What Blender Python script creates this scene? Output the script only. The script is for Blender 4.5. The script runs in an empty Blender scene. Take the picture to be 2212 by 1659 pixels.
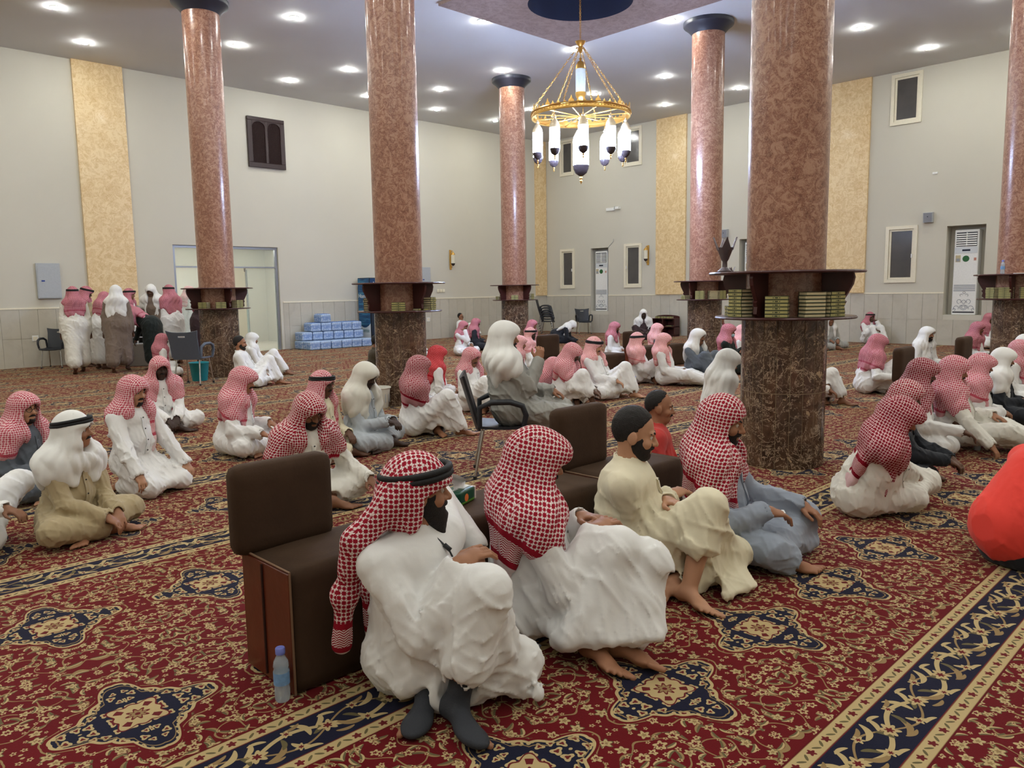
import bpy, math, random
import numpy as np
from mathutils import Vector, Matrix, Euler
random.seed(7)
SC = bpy.context.scene
COL = SC.collection
PI = math.pi

# ------------------------------------------------------------------ camera
IMG_W, IMG_H = 2212, 1659
F_PX = 1678.2
CAM_H = 1.6
YAW, PITCH, ROLL = math.radians(44.407), math.radians(6.935), math.radians(0.910)
def _cam_axes():
    fw = np.array([math.cos(PITCH)*math.sin(YAW), math.cos(PITCH)*math.cos(YAW), -math.sin(PITCH)])
    r = np.array([math.cos(YAW), -math.sin(YAW), 0.0])
    d = np.cross(fw, r)
    c, s = math.cos(ROLL), math.sin(ROLL)
    return np.stack([c*r+s*d, -s*r+c*d, fw], 1)
CAM_M = _cam_axes()
cam = bpy.data.objects.new('camera', bpy.data.cameras.new('camera'))
COL.objects.link(cam)
cam.data.sensor_fit = 'HORIZONTAL'
cam.data.sensor_width = 36.0
cam.data.lens = F_PX/IMG_W*36.0
cam.data.clip_start = 0.05
cam.data.clip_end = 200
_m = np.eye(4); _m[:3, 0] = CAM_M[:, 0]; _m[:3, 1] = -CAM_M[:, 1]; _m[:3, 2] = -CAM_M[:, 2]; _m[2, 3] = CAM_H
cam.matrix_world = Matrix(_m.tolist())
SC.camera = cam
def pix_ray(x, y):
    return CAM_M @ np.array([x-IMG_W/2, y-IMG_H/2, F_PX])
def at_z(x, y, z=0.0):
    d = pix_ray(x, y); t = (z-CAM_H)/d[2]
    return np.array([0, 0, CAM_H]) + d*t

# ------------------------------------------------------------------ world, exposure
wd = bpy.data.worlds.new('night'); SC.world = wd; wd.use_nodes = True
wd.node_tree.nodes['Background'].inputs[0].default_value = (0.02, 0.025, 0.04, 1)
wd.node_tree.nodes['Background'].inputs[1].default_value = 0.3
SC.view_settings.view_transform = 'Standard'
SC.view_settings.look = 'None'
SC.view_settings.gamma = 1.0
SC.view_settings.use_curve_mapping = False
SC.view_settings.exposure = 0.22
SC.cycles.max_bounces = 4
SC.cycles.use_adaptive_sampling = True
SC.cycles.adaptive_threshold = 0.2
SC.cycles.light_sampling_threshold = 0.03
SC.cycles.use_denoising = True
SC.cycles.diffuse_bounces = 3
SC.cycles.glossy_bounces = 2
SC.cycles.transmission_bounces = 4
SC.cycles.transparent_max_bounces = 6
SC.cycles.sample_clamp_indirect = 4.0
SC.cycles.caustics_reflective = False
SC.cycles.caustics_refractive = False
LAMP_POWER = 450.0          # radiance of every ceiling downlight lens
LAMP_COL = (0.95, 0.97, 0.905)
CHAND_POWER = 85.0
CHAND_COL = (0.52, 0.66, 1.0)

# ------------------------------------------------------------------ node helper
def srgb(r, g, b):
    f = lambda c: (c/255/12.92) if c/255 <= 0.04045 else ((c/255+0.055)/1.055)**2.4
    return (f(r), f(g), f(b), 1.0)
class X:
    """a socket (or number) with arithmetic that adds math nodes"""
    def __init__(s, nt, v): s.nt = nt; s.v = v
    def _m(s, op, *o, clamp=False):
        n = s.nt.nodes.new('ShaderNodeMath'); n.operation = op; n.use_clamp = clamp
        for i, a in enumerate((s,)+o):
            a = a.v if isinstance(a, X) else a
            if isinstance(a, (int, float)): n.inputs[i].default_value = a
            else: s.nt.links.new(a, n.inputs[i])
        return X(s.nt, n.outputs[0])
    def __add__(s, o): return s._m('ADD', o)
    __radd__ = __add__
    def __sub__(s, o): return s._m('SUBTRACT', o)
    def __rsub__(s, o): return X(s.nt, o)._m('SUBTRACT', s)
    def __mul__(s, o): return s._m('MULTIPLY', o)
    __rmul__ = __mul__
    def __truediv__(s, o): return s._m('DIVIDE', o)
    def __neg__(s): return s._m('MULTIPLY', -1.0)
    def abs(s): return s._m('ABSOLUTE')
    def sin(s): return s._m('SINE')
    def cos(s): return s._m('COSINE')
    def sqrt(s): return s._m('SQRT')
    def pow(s, e): return s._m('POWER', e)
    def floor(s): return s._m('FLOOR')
    def mod(s, o): return s._m('FLOORED_MODULO', o)
    def ping(s, o): return s._m('PINGPONG', o)
    def atan2(s, o): return s._m('ARCTAN2', o)
    def lt(s, o): return s._m('LESS_THAN', o)
    def gt(s, o): return s._m('GREATER_THAN', o)
    def min(s, o): return s._m('MINIMUM', o)
    def max(s, o): return s._m('MAXIMUM', o)
    def clamp(s): return s._m('ADD', 0.0, clamp=True)
class NT:
    def __init__(s, name, rough=0.7, spec=0.3, **kw):
        s.mat = bpy.data.materials.new(name); s.mat.use_nodes = True
        s.nt = s.mat.node_tree; s.nodes = s.nt.nodes; s.links = s.nt.links
        s.bsdf = s.nodes['Principled BSDF']
        s.bsdf.inputs['Roughness'].default_value = rough
        s.bsdf.inputs['Specular IOR Level'].default_value = spec
        for k, v in kw.items(): s.bsdf.inputs[k.replace('_', ' ')].default_value = v
    def geo(s): return s.node('ShaderNodeNewGeometry').outputs['Position']
    def obj(s): return s.node('ShaderNodeTexCoord').outputs['Object']
    def node(s, t, **kw):
        n = s.nodes.new(t)
        for k, v in kw.items(): setattr(n, k, v)
        return n
    def xyz(s, vec):
        n = s.node('ShaderNodeSeparateXYZ'); s.links.new(vec, n.inputs[0])
        return [X(s, o) for o in n.outputs]
    def vec(s, x, y, z=0.0):
        n = s.node('ShaderNodeCombineXYZ')
        for i, a in enumerate((x, y, z)):
            a = a.v if isinstance(a, X) else a
            if isinstance(a, (int, float)): n.inputs[i].default_value = a
            else: s.links.new(a, n.inputs[i])
        return n.outputs[0]
    def noise(s, vec, scale, detail=3, rough=0.5, dist=0.0, dim='3D', color=False):
        n = s.node('ShaderNodeTexNoise'); n.noise_dimensions = dim
        if vec is not None: s.links.new(vec, n.inputs['Vector'])
        n.inputs['Scale'].default_value = scale; n.inputs['Detail'].default_value = detail
        n.inputs['Roughness'].default_value = rough; n.inputs['Distortion'].default_value = dist
        return n.outputs['Color'] if color else X(s, n.outputs[0])
    def voronoi(s, vec, scale, rnd=1.0, feature='F1', dim='2D'):
        n = s.node('ShaderNodeTexVoronoi'); n.voronoi_dimensions = dim; n.feature = feature
        s.links.new(vec, n.inputs['Vector']); n.inputs['Scale'].default_value = scale
        n.inputs['Randomness'].default_value = rnd
        return n
    def mix(s, fac, a, b):
        n = s.node('ShaderNodeMix'); n.data_type = 'RGBA'
        for sock, v in ((n.inputs[0], fac), (n.inputs[6], a), (n.inputs[7], b)):
            v = v.v if isinstance(v, X) else v
            if isinstance(v, (int, float)): sock.default_value = v
            elif isinstance(v, tuple): sock.default_value = v if len(v) == 4 else (*v, 1)
            else: s.links.new(v, sock)
        return n.outputs[2]
    def ramp(s, fac, stops):
        n = s.node('ShaderNodeValToRGB'); s.links.new(fac.v, n.inputs[0])
        e = n.color_ramp.elements
        while len(e) < len(stops): e.new(0.5)
        for i, (p, c) in enumerate(stops): e[i].position = p; e[i].color = c if len(c) == 4 else (*c, 1)
        return n.outputs[0]
    def col(s, v):
        if isinstance(v, tuple): s.bsdf.inputs['Base Color'].default_value = v if len(v) == 4 else (*v, 1)
        else: s.links.new(v, s.bsdf.inputs['Base Color'])
    def bump(s, h, strength=0.3, dist=0.01):
        n = s.node('ShaderNodeBump'); n.inputs['Strength'].default_value = strength; n.inputs['Distance'].default_value = dist
        s.links.new(h.v, n.inputs['Height']); s.links.new(n.outputs[0], s.bsdf.inputs['Normal'])
MATS = {}
def plain(name, rgb, rough=0.6, metal=0.0, spec=0.4, var=0.08, scale=30, bump=0.0, **kw):
    """plain colour with slight procedural variation"""
    if name in MATS: return MATS[name]
    n = NT(name, rough, spec, Metallic=metal, **kw)
    c = srgb(*rgb)
    nz = n.noise(n.obj(), scale, 3)
    n.col(n.mix(nz, tuple(x*(1-var) for x in c[:3]), tuple(min(1, x*(1+var)) for x in c[:3])))
    if bump: n.bump(nz, bump, 0.004)
    MATS[name] = n.mat
    return n.mat
def glow(name, col, strength):
    if name in MATS: return MATS[name]
    n = NT(name, 0.5)
    n.col((0.9, 0.9, 0.9))
    n.bsdf.inputs['Emission Color'].default_value = (*col, 1)
    n.bsdf.inputs['Emission Strength'].default_value = strength
    MATS[name] = n.mat
    return n.mat

# ------------------------------------------------------------------ mesh helper
class MB:
    def __init__(s): s.v = []; s.f = []; s.m = []
    def add(s, v, f, mi=0):
        o = len(s.v); s.v += [tuple(map(float, p)) for p in v]; s.f += [tuple(i+o for i in q) for q in f]; s.m += [mi]*len(f); return s
    def box(s, x0, x1, y0, y1, z0, z1, mi=0, bev=0.0):
        if bev <= 0:
            return s.add([(x, y, z) for z in (z0, z1) for y in (y0, y1) for x in (x0, x1)],
                         [(0, 2, 3, 1), (4, 5, 7, 6), (0, 1, 5, 4), (2, 6, 7, 3), (0, 4, 6, 2), (1, 3, 7, 5)], mi)
        # chamfered box: 24 verts
        b = bev; V = []; idx = {}
        for sx in (0, 1):
            for sy in (0, 1):
                for sz in (0, 1):
                    cx, cy, cz = (x0, x1)[sx], (y0, y1)[sy], (z0, z1)[sz]
                    ix, iy, iz = cx+(b if sx == 0 else -b), cy+(b if sy == 0 else -b), cz+(b if sz == 0 else -b)
                    for k, p in enumerate(((cx, iy, iz), (ix, cy, iz), (ix, iy, cz))):
                        idx[sx, sy, sz, k] = len(V); V.append(p)
        F = []
        for sx in (0, 1): F.append([idx[sx, a, c, 0] for a, c in ((0, 0), (1, 0), (1, 1), (0, 1))])
        for sy in (0, 1): F.append([idx[a, sy, c, 1] for a, c in ((0, 0), (1, 0), (1, 1), (0, 1))])
        for sz in (0, 1): F.append([idx[a, c, sz, 2] for a, c in ((0, 0), (1, 0), (1, 1), (0, 1))])
        for a in (0, 1):
            for c in (0, 1):
                F.append([idx[a, c, 0, 0], idx[a, c, 1, 0], idx[a, c, 1, 1], idx[a, c, 0, 1]])
                F.append([idx[a, 0, c, 0], idx[a, 1, c, 0], idx[a, 1, c, 2], idx[a, 0, c, 2]])
                F.append([idx[0, a, c, 1], idx[1, a, c, 1], idx[1, a, c, 2], idx[0, a, c, 2]])
        for sx in (0, 1):
            for sy in (0, 1):
                for sz in (0, 1): F.append([idx[sx, sy, sz, k] for k in range(3)])
        ctr = np.array([(x0+x1)/2, (y0+y1)/2, (z0+z1)/2]); VA = np.array(V)
        G = []
        for f in F:
            P = VA[f]; nrm = np.cross(P[1]-P[0], P[2]-P[0])
            G.append(tuple(f) if nrm @ (P.mean(0)-ctr) > 0 else tuple(f[::-1]))
        return s.add(V, G, mi)
    def lathe(s, prof, n=24, cx=0, cy=0, mi=0, caps=True):
        V = []; F = []
        for r, z in prof:
            for i in range(n):
                a = 2*PI*i/n; V.append((cx+r*math.cos(a), cy+r*math.sin(a), z))
        for j in range(len(prof)-1):
            for i in range(n):
                k = (i+1) % n
                F.append((j*n+i, j*n+k, (j+1)*n+k, (j+1)*n+i))
        if caps:
            F.append(tuple(range(n))[::-1]); F.append(tuple((len(prof)-1)*n+i for i in range(n)))
        return s.add(V, F, mi)
    def tube(s, pts, r, n=8, mi=0, closed=False):
        pts = [np.array(p, float) for p in pts]; m = len(pts)
        R = r if hasattr(r, '__len__') else [r]*m
        V = []; F = []; up = None
        for i, p in enumerate(pts):
            a = pts[(i-1) % m] if (i > 0 or closed) else p; b = pts[(i+1) % m] if (i < m-1 or closed) else p
            t = b-a; t = t/(np.linalg.norm(t)+1e-9)
            if up is None:
                up = np.array([0, 0, 1.0]) if abs(t[2]) < .9 else np.array([1.0, 0, 0])
            u = up-t*(up@t); u /= np.linalg.norm(u)+1e-9; up = u; w = np.cross(t, u)
            for k in range(n):
                an = 2*PI*k/n; V.append(p+R[i]*(math.cos(an)*u+math.sin(an)*w))
        for i in range(m if closed else m-1):
            j = (i+1) % m
            for k in range(n):
                l = (k+1) % n; F.append((i*n+k, i*n+l, j*n+l, j*n+k))
        if not closed:
            F.append(tuple(range(n))[::-1]); F.append(tuple((m-1)*n+k for k in range(n)))
        return s.add(V, F, mi)
    def prism(s, poly, h0, h1, axis='z', mi=0):
        """poly in 2D extruded between h0,h1 along axis"""
        n = len(poly)
        def P(a, b, h): return {'z': (a, b, h), 'y': (a, h, b), 'x': (h, a, b)}[axis]
        V = [P(a, b, h0) for a, b in poly]+[P(a, b, h1) for a, b in poly]
        F = [tuple(range(n))[::-1], tuple(range(n, 2*n))]+[(i, (i+1) % n, n+(i+1) % n, n+i) for i in range(n)]
        return s.add(V, F, mi)
    def mesh(s, name, mats, smooth=False):
        me = bpy.data.meshes.new(name); me.from_pydata(s.v, [], s.f)
        for m in (mats if isinstance(mats, (list, tuple)) else [mats]): me.materials.append(m)
        if any(s.m): me.polygons.foreach_set('material_index', s.m)
        if smooth:
            me.polygons.foreach_set('use_smooth', [True]*len(me.polygons))
        me.update(); return me
    def build(s, name, mats, parent=None, loc=(0, 0, 0), rz=0.0, smooth=False):
        return link(name, s.mesh(name, mats, smooth), parent, loc, rz)
def link(name, me, parent=None, loc=(0, 0, 0), rz=0.0):
    o = bpy.data.objects.new(name, me); COL.objects.link(o)
    o.location = tuple(map(float, loc)); o.rotation_euler = (0, 0, rz)
    if parent is not None: o.parent = parent
    return o
def autosmooth(o, ang=40):
    me = o.data
    me.polygons.foreach_set('use_smooth', [True]*len(me.polygons))
    if hasattr(me, 'set_sharp_from_angle'): me.set_sharp_from_angle(angle=math.radians(ang))
    return o
def thing(name, label, cat, loc=(0, 0, 0), rz=0.0, group=None):
    o = link(name, None, None, loc, rz); o.empty_display_size = 0.1
    return tag(o, label, cat, group)
def tag(o, label, cat, group=None):
    o['label'] = label; o['category'] = cat
    if group: o['group'] = group
    return o
def struct(o):
    o['kind'] = 'structure'; return o
def copy_tree(o, loc=None, rz=None, label=None, parent=None):
    c = o.copy(); COL.objects.link(c)
    if parent is not None: c.parent = parent
    if loc is not None: c.location = tuple(map(float, loc))
    if rz is not None: c.rotation_euler = (0, 0, rz)
    if label: c['label'] = label
    for ch in list(o.children): copy_tree(ch, parent=c)
    return c
# ------------------------------------------------------------------ surface materials
def mat_carpet():
    n = NT('carpet', 0.95, 0.05); n.bsdf.inputs['Sheen Weight'].default_value = .08; n.bsdf.inputs['Sheen Tint'].default_value = (1, .8, .75, 1)
    x, y, _ = n.xyz(n.geo())
    RED, RED2 = srgb(103, 13, 21), srgb(85, 10, 17)
    CREAM, TAN, OLIVE, NAVY, WINE = srgb(178, 156, 112), srgb(140, 115, 78), srgb(96, 87, 59), srgb(20, 24, 44), srgb(96, 26, 30)
    yp = (y+0.73).mod(5.67)
    c = yp.gt(0.835)*1.67 + yp.gt(2.42)*1.5 + yp.gt(4.42)*2.5
    sy = yp-c; ds = sy.abs()
    r0 = yp.gt(1.67)*1.67 + yp.gt(3.17)*1.35 + yp.gt(4.34)*1.14 + 0.75
    my = yp-r0
    mx = (x-0.93+0.389).mod(0.778)-0.389
    fx, fy = mx.abs(), my.abs()
    fold = n.vec(fx, fy, r0*3.0)
    # folded + lightly warped coordinates for the floral ground
    w1 = n.noise(fold, 9, 1)
    gx = fx+(w1-0.5)*0.03; gy = fy+(w1-0.5)*0.02
    def cell(scale, ox, oy, rnd=0.8):
        v = n.voronoi(n.vec(gx+ox, gy+oy), scale, rnd)
        px, py, _ = n.xyz(v.outputs['Position'])
        cr, cg, cb = n.xyz(v.outputs['Color'])
        return (gx+ox)-px, (gy+oy)-py, cr, cg
    def flower(scale, ox, oy, size, petals=5):
        u, w, cr, cg = cell(scale, ox, oy)
        d = (u*u+w*w).sqrt(); an = w.atan2(u)
        rf = (cr*0.5+0.75)*((an*petals+cr*6).cos()*0.28+1.0)*size
        return d, rf, cg
    def leaf(scale, ox, oy, a, b):
        u, w, cr, cg = cell(scale, ox, oy)
        t = cr*6.283; ct, st = t.cos(), t.sin()
        p = u*ct+w*st; q = w*ct-u*st
        q = q-(p*p)*(9.0)
        return ((p*p)*(1/(a*a))+(q*q)*(1/(b*b))).lt(1.0), q.gt(0.0), cg
    base = n.mix(n.noise(n.geo(), 1.3, 2), RED, RED2)
    col = base
    for sc_, wd_, off in ((6.0, 0.011, 0.0),):
        vn = n.noise(n.vec(gx+off, gy+off, 0.0), sc_, 0, 0.3)
        col = n.mix((vn-0.5).abs().lt(wd_), col, TAN)
    m, side, cg = leaf(15, 0.31, 0.17, 0.029, 0.0085); col = n.mix(m*cg.gt(0.32), col, n.mix(side, CREAM, OLIVE))
    m, side, cg = leaf(13, 4.7, 1.2, 0.033, 0.0095); col = n.mix(m*cg.gt(0.50), col, n.mix(side, TAN, OLIVE))
    d, rf, cg = flower(11.0, 0.0, 0.0, 0.0175)
    col = n.mix(d.lt(rf*1.22), col, n.mix(cg.gt(0.55), WINE, OLIVE))
    col = n.mix(d.lt(rf), col, CREAM); col = n.mix(d.lt(rf*0.45), col, n.mix(cg.gt(0.5), WINE, TAN))
    d, rf, cg = flower(17.0, 2.9, 5.1, 0.0085)
    col = n.mix(d.lt(rf), col, CREAM); col = n.mix(d.lt(rf*0.45), col, WINE)
    # medallions
    rho = (mx*mx+my*my).sqrt(); th = my.atan2(mx)
    c2 = (th*2).cos().abs(); R = c2.pow(5.0)*0.115+0.178+(th*8).sin().abs()*0.014
    col = n.mix(rho.lt(R+0.030), col, base)
    col = n.mix(rho.lt(R+0.014), col, CREAM)
    inner = NAVY
    d, rf, cg = flower(19.0, 3.3, 8.2, 0.0165, 3); inner = n.mix(d.lt(rf), inner, CREAM); inner = n.mix(d.lt(rf*0.45), inner, WINE)
    inner = n.mix((rho-R+0.018).abs().lt(0.003), inner, TAN)
    col = n.mix(rho.lt(R), col, inner)
    R2 = (th*8).cos()*0.010+(th*4).cos()*(-0.016)+0.092
    col = n.mix(rho.lt(R2+0.008), col, WINE)
    heart = n.mix((th*4+PI).cos().gt(0.75)*(rho-0.075).abs().lt(0.016), CREAM, WINE)
    heart = n.mix(rho.lt((th*8).cos()*0.010+0.036), heart, WINE); heart = n.mix(rho.lt((th*8).cos()*0.007+0.026), heart, TAN)
    heart = n.mix(rho.lt(0.010), heart, WINE)
    col = n.mix(rho.lt(R2), col, heart)
    # border stripes
    st = NAVY
    v = (x*(2*PI/0.56)).sin()*0.050
    def sleaf(px_, py_, ang, a, b, per):
        u = (x-px_).mod(per)-per/2; w = sy-py_
        ct, s_ = math.cos(ang), math.sin(ang)
        p = u*ct+w*s_; q = w*ct-u*s_; q = q-(p*p)*7.0
        return ((p*p)*(1/(a*a))+(q*q)*(1/(b*b))).lt(1.0)
    st = n.mix((sy-v).abs().lt(0.010), st, CREAM)
    st = n.mix(((sy+v*1.2).abs()-0.0).abs().lt(0.005), st, TAN)
    for k in range(4):
        s1 = 1 if k % 2 else -1
        st = n.mix(sleaf(0.07+0.14*k, 0.045*s1, 0.6*s1+(k//2)*1.2, 0.055, 0.013, 0.56), st, CREAM if k % 2 else TAN)
        st = n.mix(sleaf(0.0+0.14*k, -0.05*s1, -0.9*s1, 0.040, 0.011, 0.56), st, CREAM)
        st = n.mix(sleaf(0.105+0.14*k, 0.0, 2.2-0.5*k, 0.034, 0.010, 0.56), st, OLIVE)
        st = n.mix(sleaf(0.035+0.14*k, 0.072*s1, 0.2*s1, 0.036, 0.009, 0.56), st, TAN)
        st = n.mix(sleaf(0.035+0.14*k, -0.078*s1, 2.9, 0.034, 0.009, 0.56), st, CREAM)
    for per, ox, oy, sz in ((0.28, 0.14, 0.0, 0.040), (0.28, 0.0, 0.055, 0.024), (0.28, 0.0, -0.055, 0.024)):
        u = (x-ox).mod(per)-per/2; w = sy-oy; d = (u*u+w*w).sqrt(); a = w.atan2(u)
        rf = (a*6).cos()*(sz*0.25)+sz*0.8
        st = n.mix(d.lt(rf), st, CREAM); st = n.mix(d.lt(rf*0.45), st, WINE)
    bd = CREAM
    u = x.mod(0.115)-0.0575; w = ds-0.139; d = (u*u+w*w).sqrt(); a = w.atan2(u)
    u2 = (x+0.0575).mod(0.115)-0.0575
    for sgn in (1, -1):
        p = (u2-0.018*sgn)*0.75+w*0.66*sgn; q = w*0.75-(u2-0.018*sgn)*0.66*sgn
        bd = n.mix(((p*p)*(1/0.018**2)+(q*q)*(1/0.0055**2)).lt(1.0), bd, OLIVE)
    bd = n.mix(d.lt((a*5).cos()*0.004+0.015), bd, WINE)
    bd = n.mix((ds-0.1395).abs().gt(0.029), bd, TAN)
    st = n.mix(ds.gt(0.104), st, WINE); st = n.mix(ds.gt(0.108), st, bd)
    st = n.mix(ds.gt(0.171), st, RED2)
    col = n.mix(ds.lt(0.178), col, st)
    n.col(col)
    n.bump(n.noise(n.geo(), 260, 2), 0.35, 0.004)
    return n.mat
def mat_stucco(name, c0, c1, c2, scale, rough, bump=0.15, coat=0.0, dist=1.6):
    n = NT(name, rough, 0.5)
    n.bsdf.inputs['Coat Weight'].default_value = coat
    n.bsdf.inputs['Coat Roughness'].default_value = 0.12
    g = n.geo()
    wv = n.noise(g, scale*0.35, 2)
    nz = n.noise(g, scale, 4, 0.62, dist)
    fine = n.noise(g, scale*3.2, 3, 0.6, 2.2)
    col = n.ramp(nz, [(0.30, srgb(*c0)), (0.50, srgb(*c1)), (0.60, srgb(*c2)), (0.75, srgb(*c1))])
    col = n.mix((fine-0.57).abs().lt(0.028), col, srgb(*c2))
    col = n.mix(wv*0.35, col, srgb(*c0))
    n.col(col)
    if bump: n.bump(fine, bump, 0.003)
    return n.mat
def mat_marble(name):
    n = NT(name, 0.22, 0.5)
    g = n.geo()
    base = n.ramp(n.noise(g, 5, 5, 0.6, 0.4), [(0.3, srgb(48, 34, 26)), (0.52, srgb(82, 60, 46)), (0.72, srgb(112, 86, 66))])
    v1 = (n.noise(g, 4.5, 5, 0.65, 1.2)-0.5).abs(); v2 = (n.noise(g, 9, 4, 0.6, 1.6)-0.52).abs()
    col = n.mix(v1.lt(0.010), base, srgb(164, 142, 120)); col = n.mix(v2.lt(0.008), col, srgb(146, 124, 106))
    spots = n.noise(g, 16, 3, 0.6, 0.8)
    col = n.mix(spots.gt(0.66), col, srgb(176, 150, 120))
    n.col(col)
    return n.mat
def mat_paint(name, rgb, rough=0.75, stain=None):
    n = NT(name, rough, 0.25)
    g = n.geo(); c = srgb(*rgb)
    nz = n.noise(g, 0.6, 3); fine = n.noise(g, 140, 2)
    n.col(n.mix(nz, tuple(v*0.94 for v in c[:3]), tuple(min(1, v*1.04) for v in c[:3])))
    n.bump(fine, 0.12, 0.002)
    return n.mat
def mat_tile():
    n = NT('dado_tile', 0.38, 0.4)
    g = n.geo(); o = n.node('ShaderNodeObjectInfo')
    nz = n.noise(g, 2.5, 5, 0.6, 0.8); rnd = X(n, o.outputs['Random'])
    col = n.ramp(nz, [(0.25, srgb(184, 178, 164)), (0.5, srgb(198, 192, 178)), (0.75, srgb(191, 185, 170))])
    n.col(n.mix(rnd*0.22, col, srgb(170, 164, 150)))
    return n.mat
M_CARPET = mat_carpet()
M_WALL = mat_paint('wall_paint', (206, 201, 187))
M_CEIL = mat_paint('ceiling_paint', (216, 216, 217))
M_SHAFT = mat_stucco('shaft_stucco', (114, 70, 53), (148, 98, 77), (186, 144, 120), 11.0, 0.32, 0.12, 0.35)
M_OCHRE = mat_stucco('ochre_stucco', (208, 172, 118), (224, 194, 144), (240, 216, 172), 6.0, 0.45, 0.1, 0.15)
M_SLAB = mat_stucco('slab_stucco', (132, 112, 108), (150, 130, 124), (166, 146, 140), 4.0, 0.6, 0.05)
M_MARBLE = mat_marble('brown_marble')
M_TILE = mat_tile()
M_TRIM = plain('cream_trim', (236, 228, 206), 0.5)
M_CAP = plain('dark_capital', (44, 44, 54), 0.45)
M_NAVY = plain('dome_navy', (44, 52, 78), 0.7)
M_WOOD = plain('shelf_wood', (66, 30, 28), 0.35, var=0.25, scale=9)
M_ALU = plain('aluminium', (150, 152, 156), 0.4, 0.6)
M_STEEL = plain('steel', (190, 190, 190), 0.25, 1.0)
M_WHITE = plain('white_plastic', (235, 235, 232), 0.45)
M_GREYBOX = plain('grey_enamel', (176, 180, 184), 0.5)
M_GOLD = plain('gold', (222, 176, 96), 0.28, 0.85)
M_BLACK = plain('black_plastic', (34, 36, 40), 0.45)
M_FRAME = plain('window_frame', (232, 224, 202), 0.4)
def mat_glass(name, tint, alpha, rough=0.05):
    n = NT(name, rough, 0.5); n.col(srgb(*tint)); n.bsdf.inputs['Alpha'].default_value = alpha
    n.bump(n.noise(n.obj(), 3, 1), 0.01, 0.01)
    return n.mat
def mat_night():
    n = NT('night_pane', 0.18, 0.5); g = n.geo()
    n.col(n.mix(n.noise(g, 3, 3), srgb(70, 68, 68), srgb(92, 88, 84))); n.bump(n.noise(g, 40, 2), 0.06, 0.003); return n.mat
M_NIGHT = mat_night()
M_GLASS = mat_glass('door_glass', (225, 240, 232), 0.16)
M_FROST = mat_glass('frosted_glass', (214, 232, 218), 0.55, 0.5)

# ------------------------------------------------------------------ room shell
X0, X1, Y0, Y1, H = -7.0, 21.95, -6.0, 20.45, 7.05
struct(MB().add([(X0, Y0, 0), (X1, Y0, 0), (X1, Y1, 0), (X0, Y1, 0)], [(0, 1, 2, 3)]).build('floor', M_CARPET))
def wall(name, fixed, axis, u0, u1, z1, holes, thick=0.4):
    """wall plane facing the room; holes: (u0,u1,z0,z1,depth,closed)"""
    us = sorted({u0, u1, *[h[0] for h in holes], *[h[1] for h in holes]})
    zs = sorted({0.0, z1, *[h[2] for h in holes], *[h[3] for h in holes]})
    m = MB()
    P = (lambda u, d, z: (u, fixed+d, z)) if axis == 'y' else (lambda u, d, z: (fixed+d, u, z))
    for a, b in zip(us, us[1:]):
        for c, e in zip(zs, zs[1:]):
            um, zm = (a+b)/2, (c+e)/2
            if any(h[0] < um < h[1] and h[2] < zm < h[3] for h in holes): continue
            m.add([P(a, 0, c), P(b, 0, c), P(b, 0, e), P(a, 0, e)], [(0, 1, 2, 3)])
    for a, b, c, e, d, closed in holes:
        m.add([P(a, 0, c), P(b, 0, c), P(b, 0, e), P(a, 0, e), P(a, d, c), P(b, d, c), P(b, d, e), P(a, d, e)],
              [(0, 1, 5, 4), (1, 2, 6, 5), (2, 3, 7, 6), (3, 0, 4, 7)]+([(4, 5, 6, 7)] if closed else []))
    return struct(m.build(name, M_WALL))
DOOR = (7.95, 10.87, 0.0, 2.88)
AC_Y = [(17.44, 18.24), (11.52, 12.34), (5.66, 6.54)]
WIN_LOW = [(19.0, 19.7, 1.60, 3.05), (15.99, 16.73, 1.60, 3.10), (7.23, 8.02, 1.62, 3.10)]
WIN_HI = [(19.02, 19.68, 5.70, 6.98), (16.0, 16.78, 5.70, 6.98), (7.27, 8.03, 5.70, 6.98)]
wl = wall('wall_left', Y1, 'y', X0, X1, H, [(*DOOR, 0.3, False)])
wr = wall('wall_right', X1, 'x', Y0, Y1, H,
          [(a, b, 0.78, 3.02, 0.38, True) for a, b in AC_Y]+[(a+.09, b-.09, c+.09, d-.09, 0.14, True) for a, b, c, d in WIN_LOW+WIN_HI])
struct(MB().box(X0, X1, Y0-0.3, Y0, 0, H).build('wall_back', M_WALL))
struct(MB().box(X0-0.3, X0, Y0-0.3, Y1, 0, H).build('wall_near', M_WALL))
# dado tiles as parts of the walls
def tiles(parent, axis, u0, u1, gaps, w=0.372):
    me = None
    n = int((u1-u0)/w)
    for i in range(n):
        a = u0+i*w; b = a+w
        for z0, z1 in ((0.0, 0.655), (0.66, 1.325)):
            aa, bb = a, b-0.006
            for g0, g1, gz0, gz1 in gaps:
                if z1 > gz0+0.02 and z0 < gz1:
                    if aa >= g0-0.02 and bb <= g1+0.02: aa = bb = None; break
                    if aa < g0 < bb: bb = g0
                    elif aa < g1 < bb: aa = g1
            if aa is None or bb-aa < 0.03: continue
            m = MB()
            if axis == 'y': m.box(aa, bb, Y1-0.012, Y1-0.001, z0, z1)
            else: m.box(X1-0.012, X1-0.001, aa, bb, z0, z1)
            m.build('tile', M_TILE, parent)
tiles(wl, 'y', 0.33, X1, [(DOOR[0]-0.08, DOOR[1]+0.08, 0, 3)])
tiles(wr, 'x', 2.2, Y1, [(a, b, 0.78, 3) for a, b in AC_Y])
t = MB(); t.box(0.3, DOOR[0]-0.08, Y1-0.02, Y1-0.001, 1.325, 1.36); t.box(DOOR[1]+0.08, X1, Y1-0.02, Y1-0.001, 1.325, 1.36)
struct(t.build('trim_1', M_TRIM))
t = MB(); e = 2.2
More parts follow.
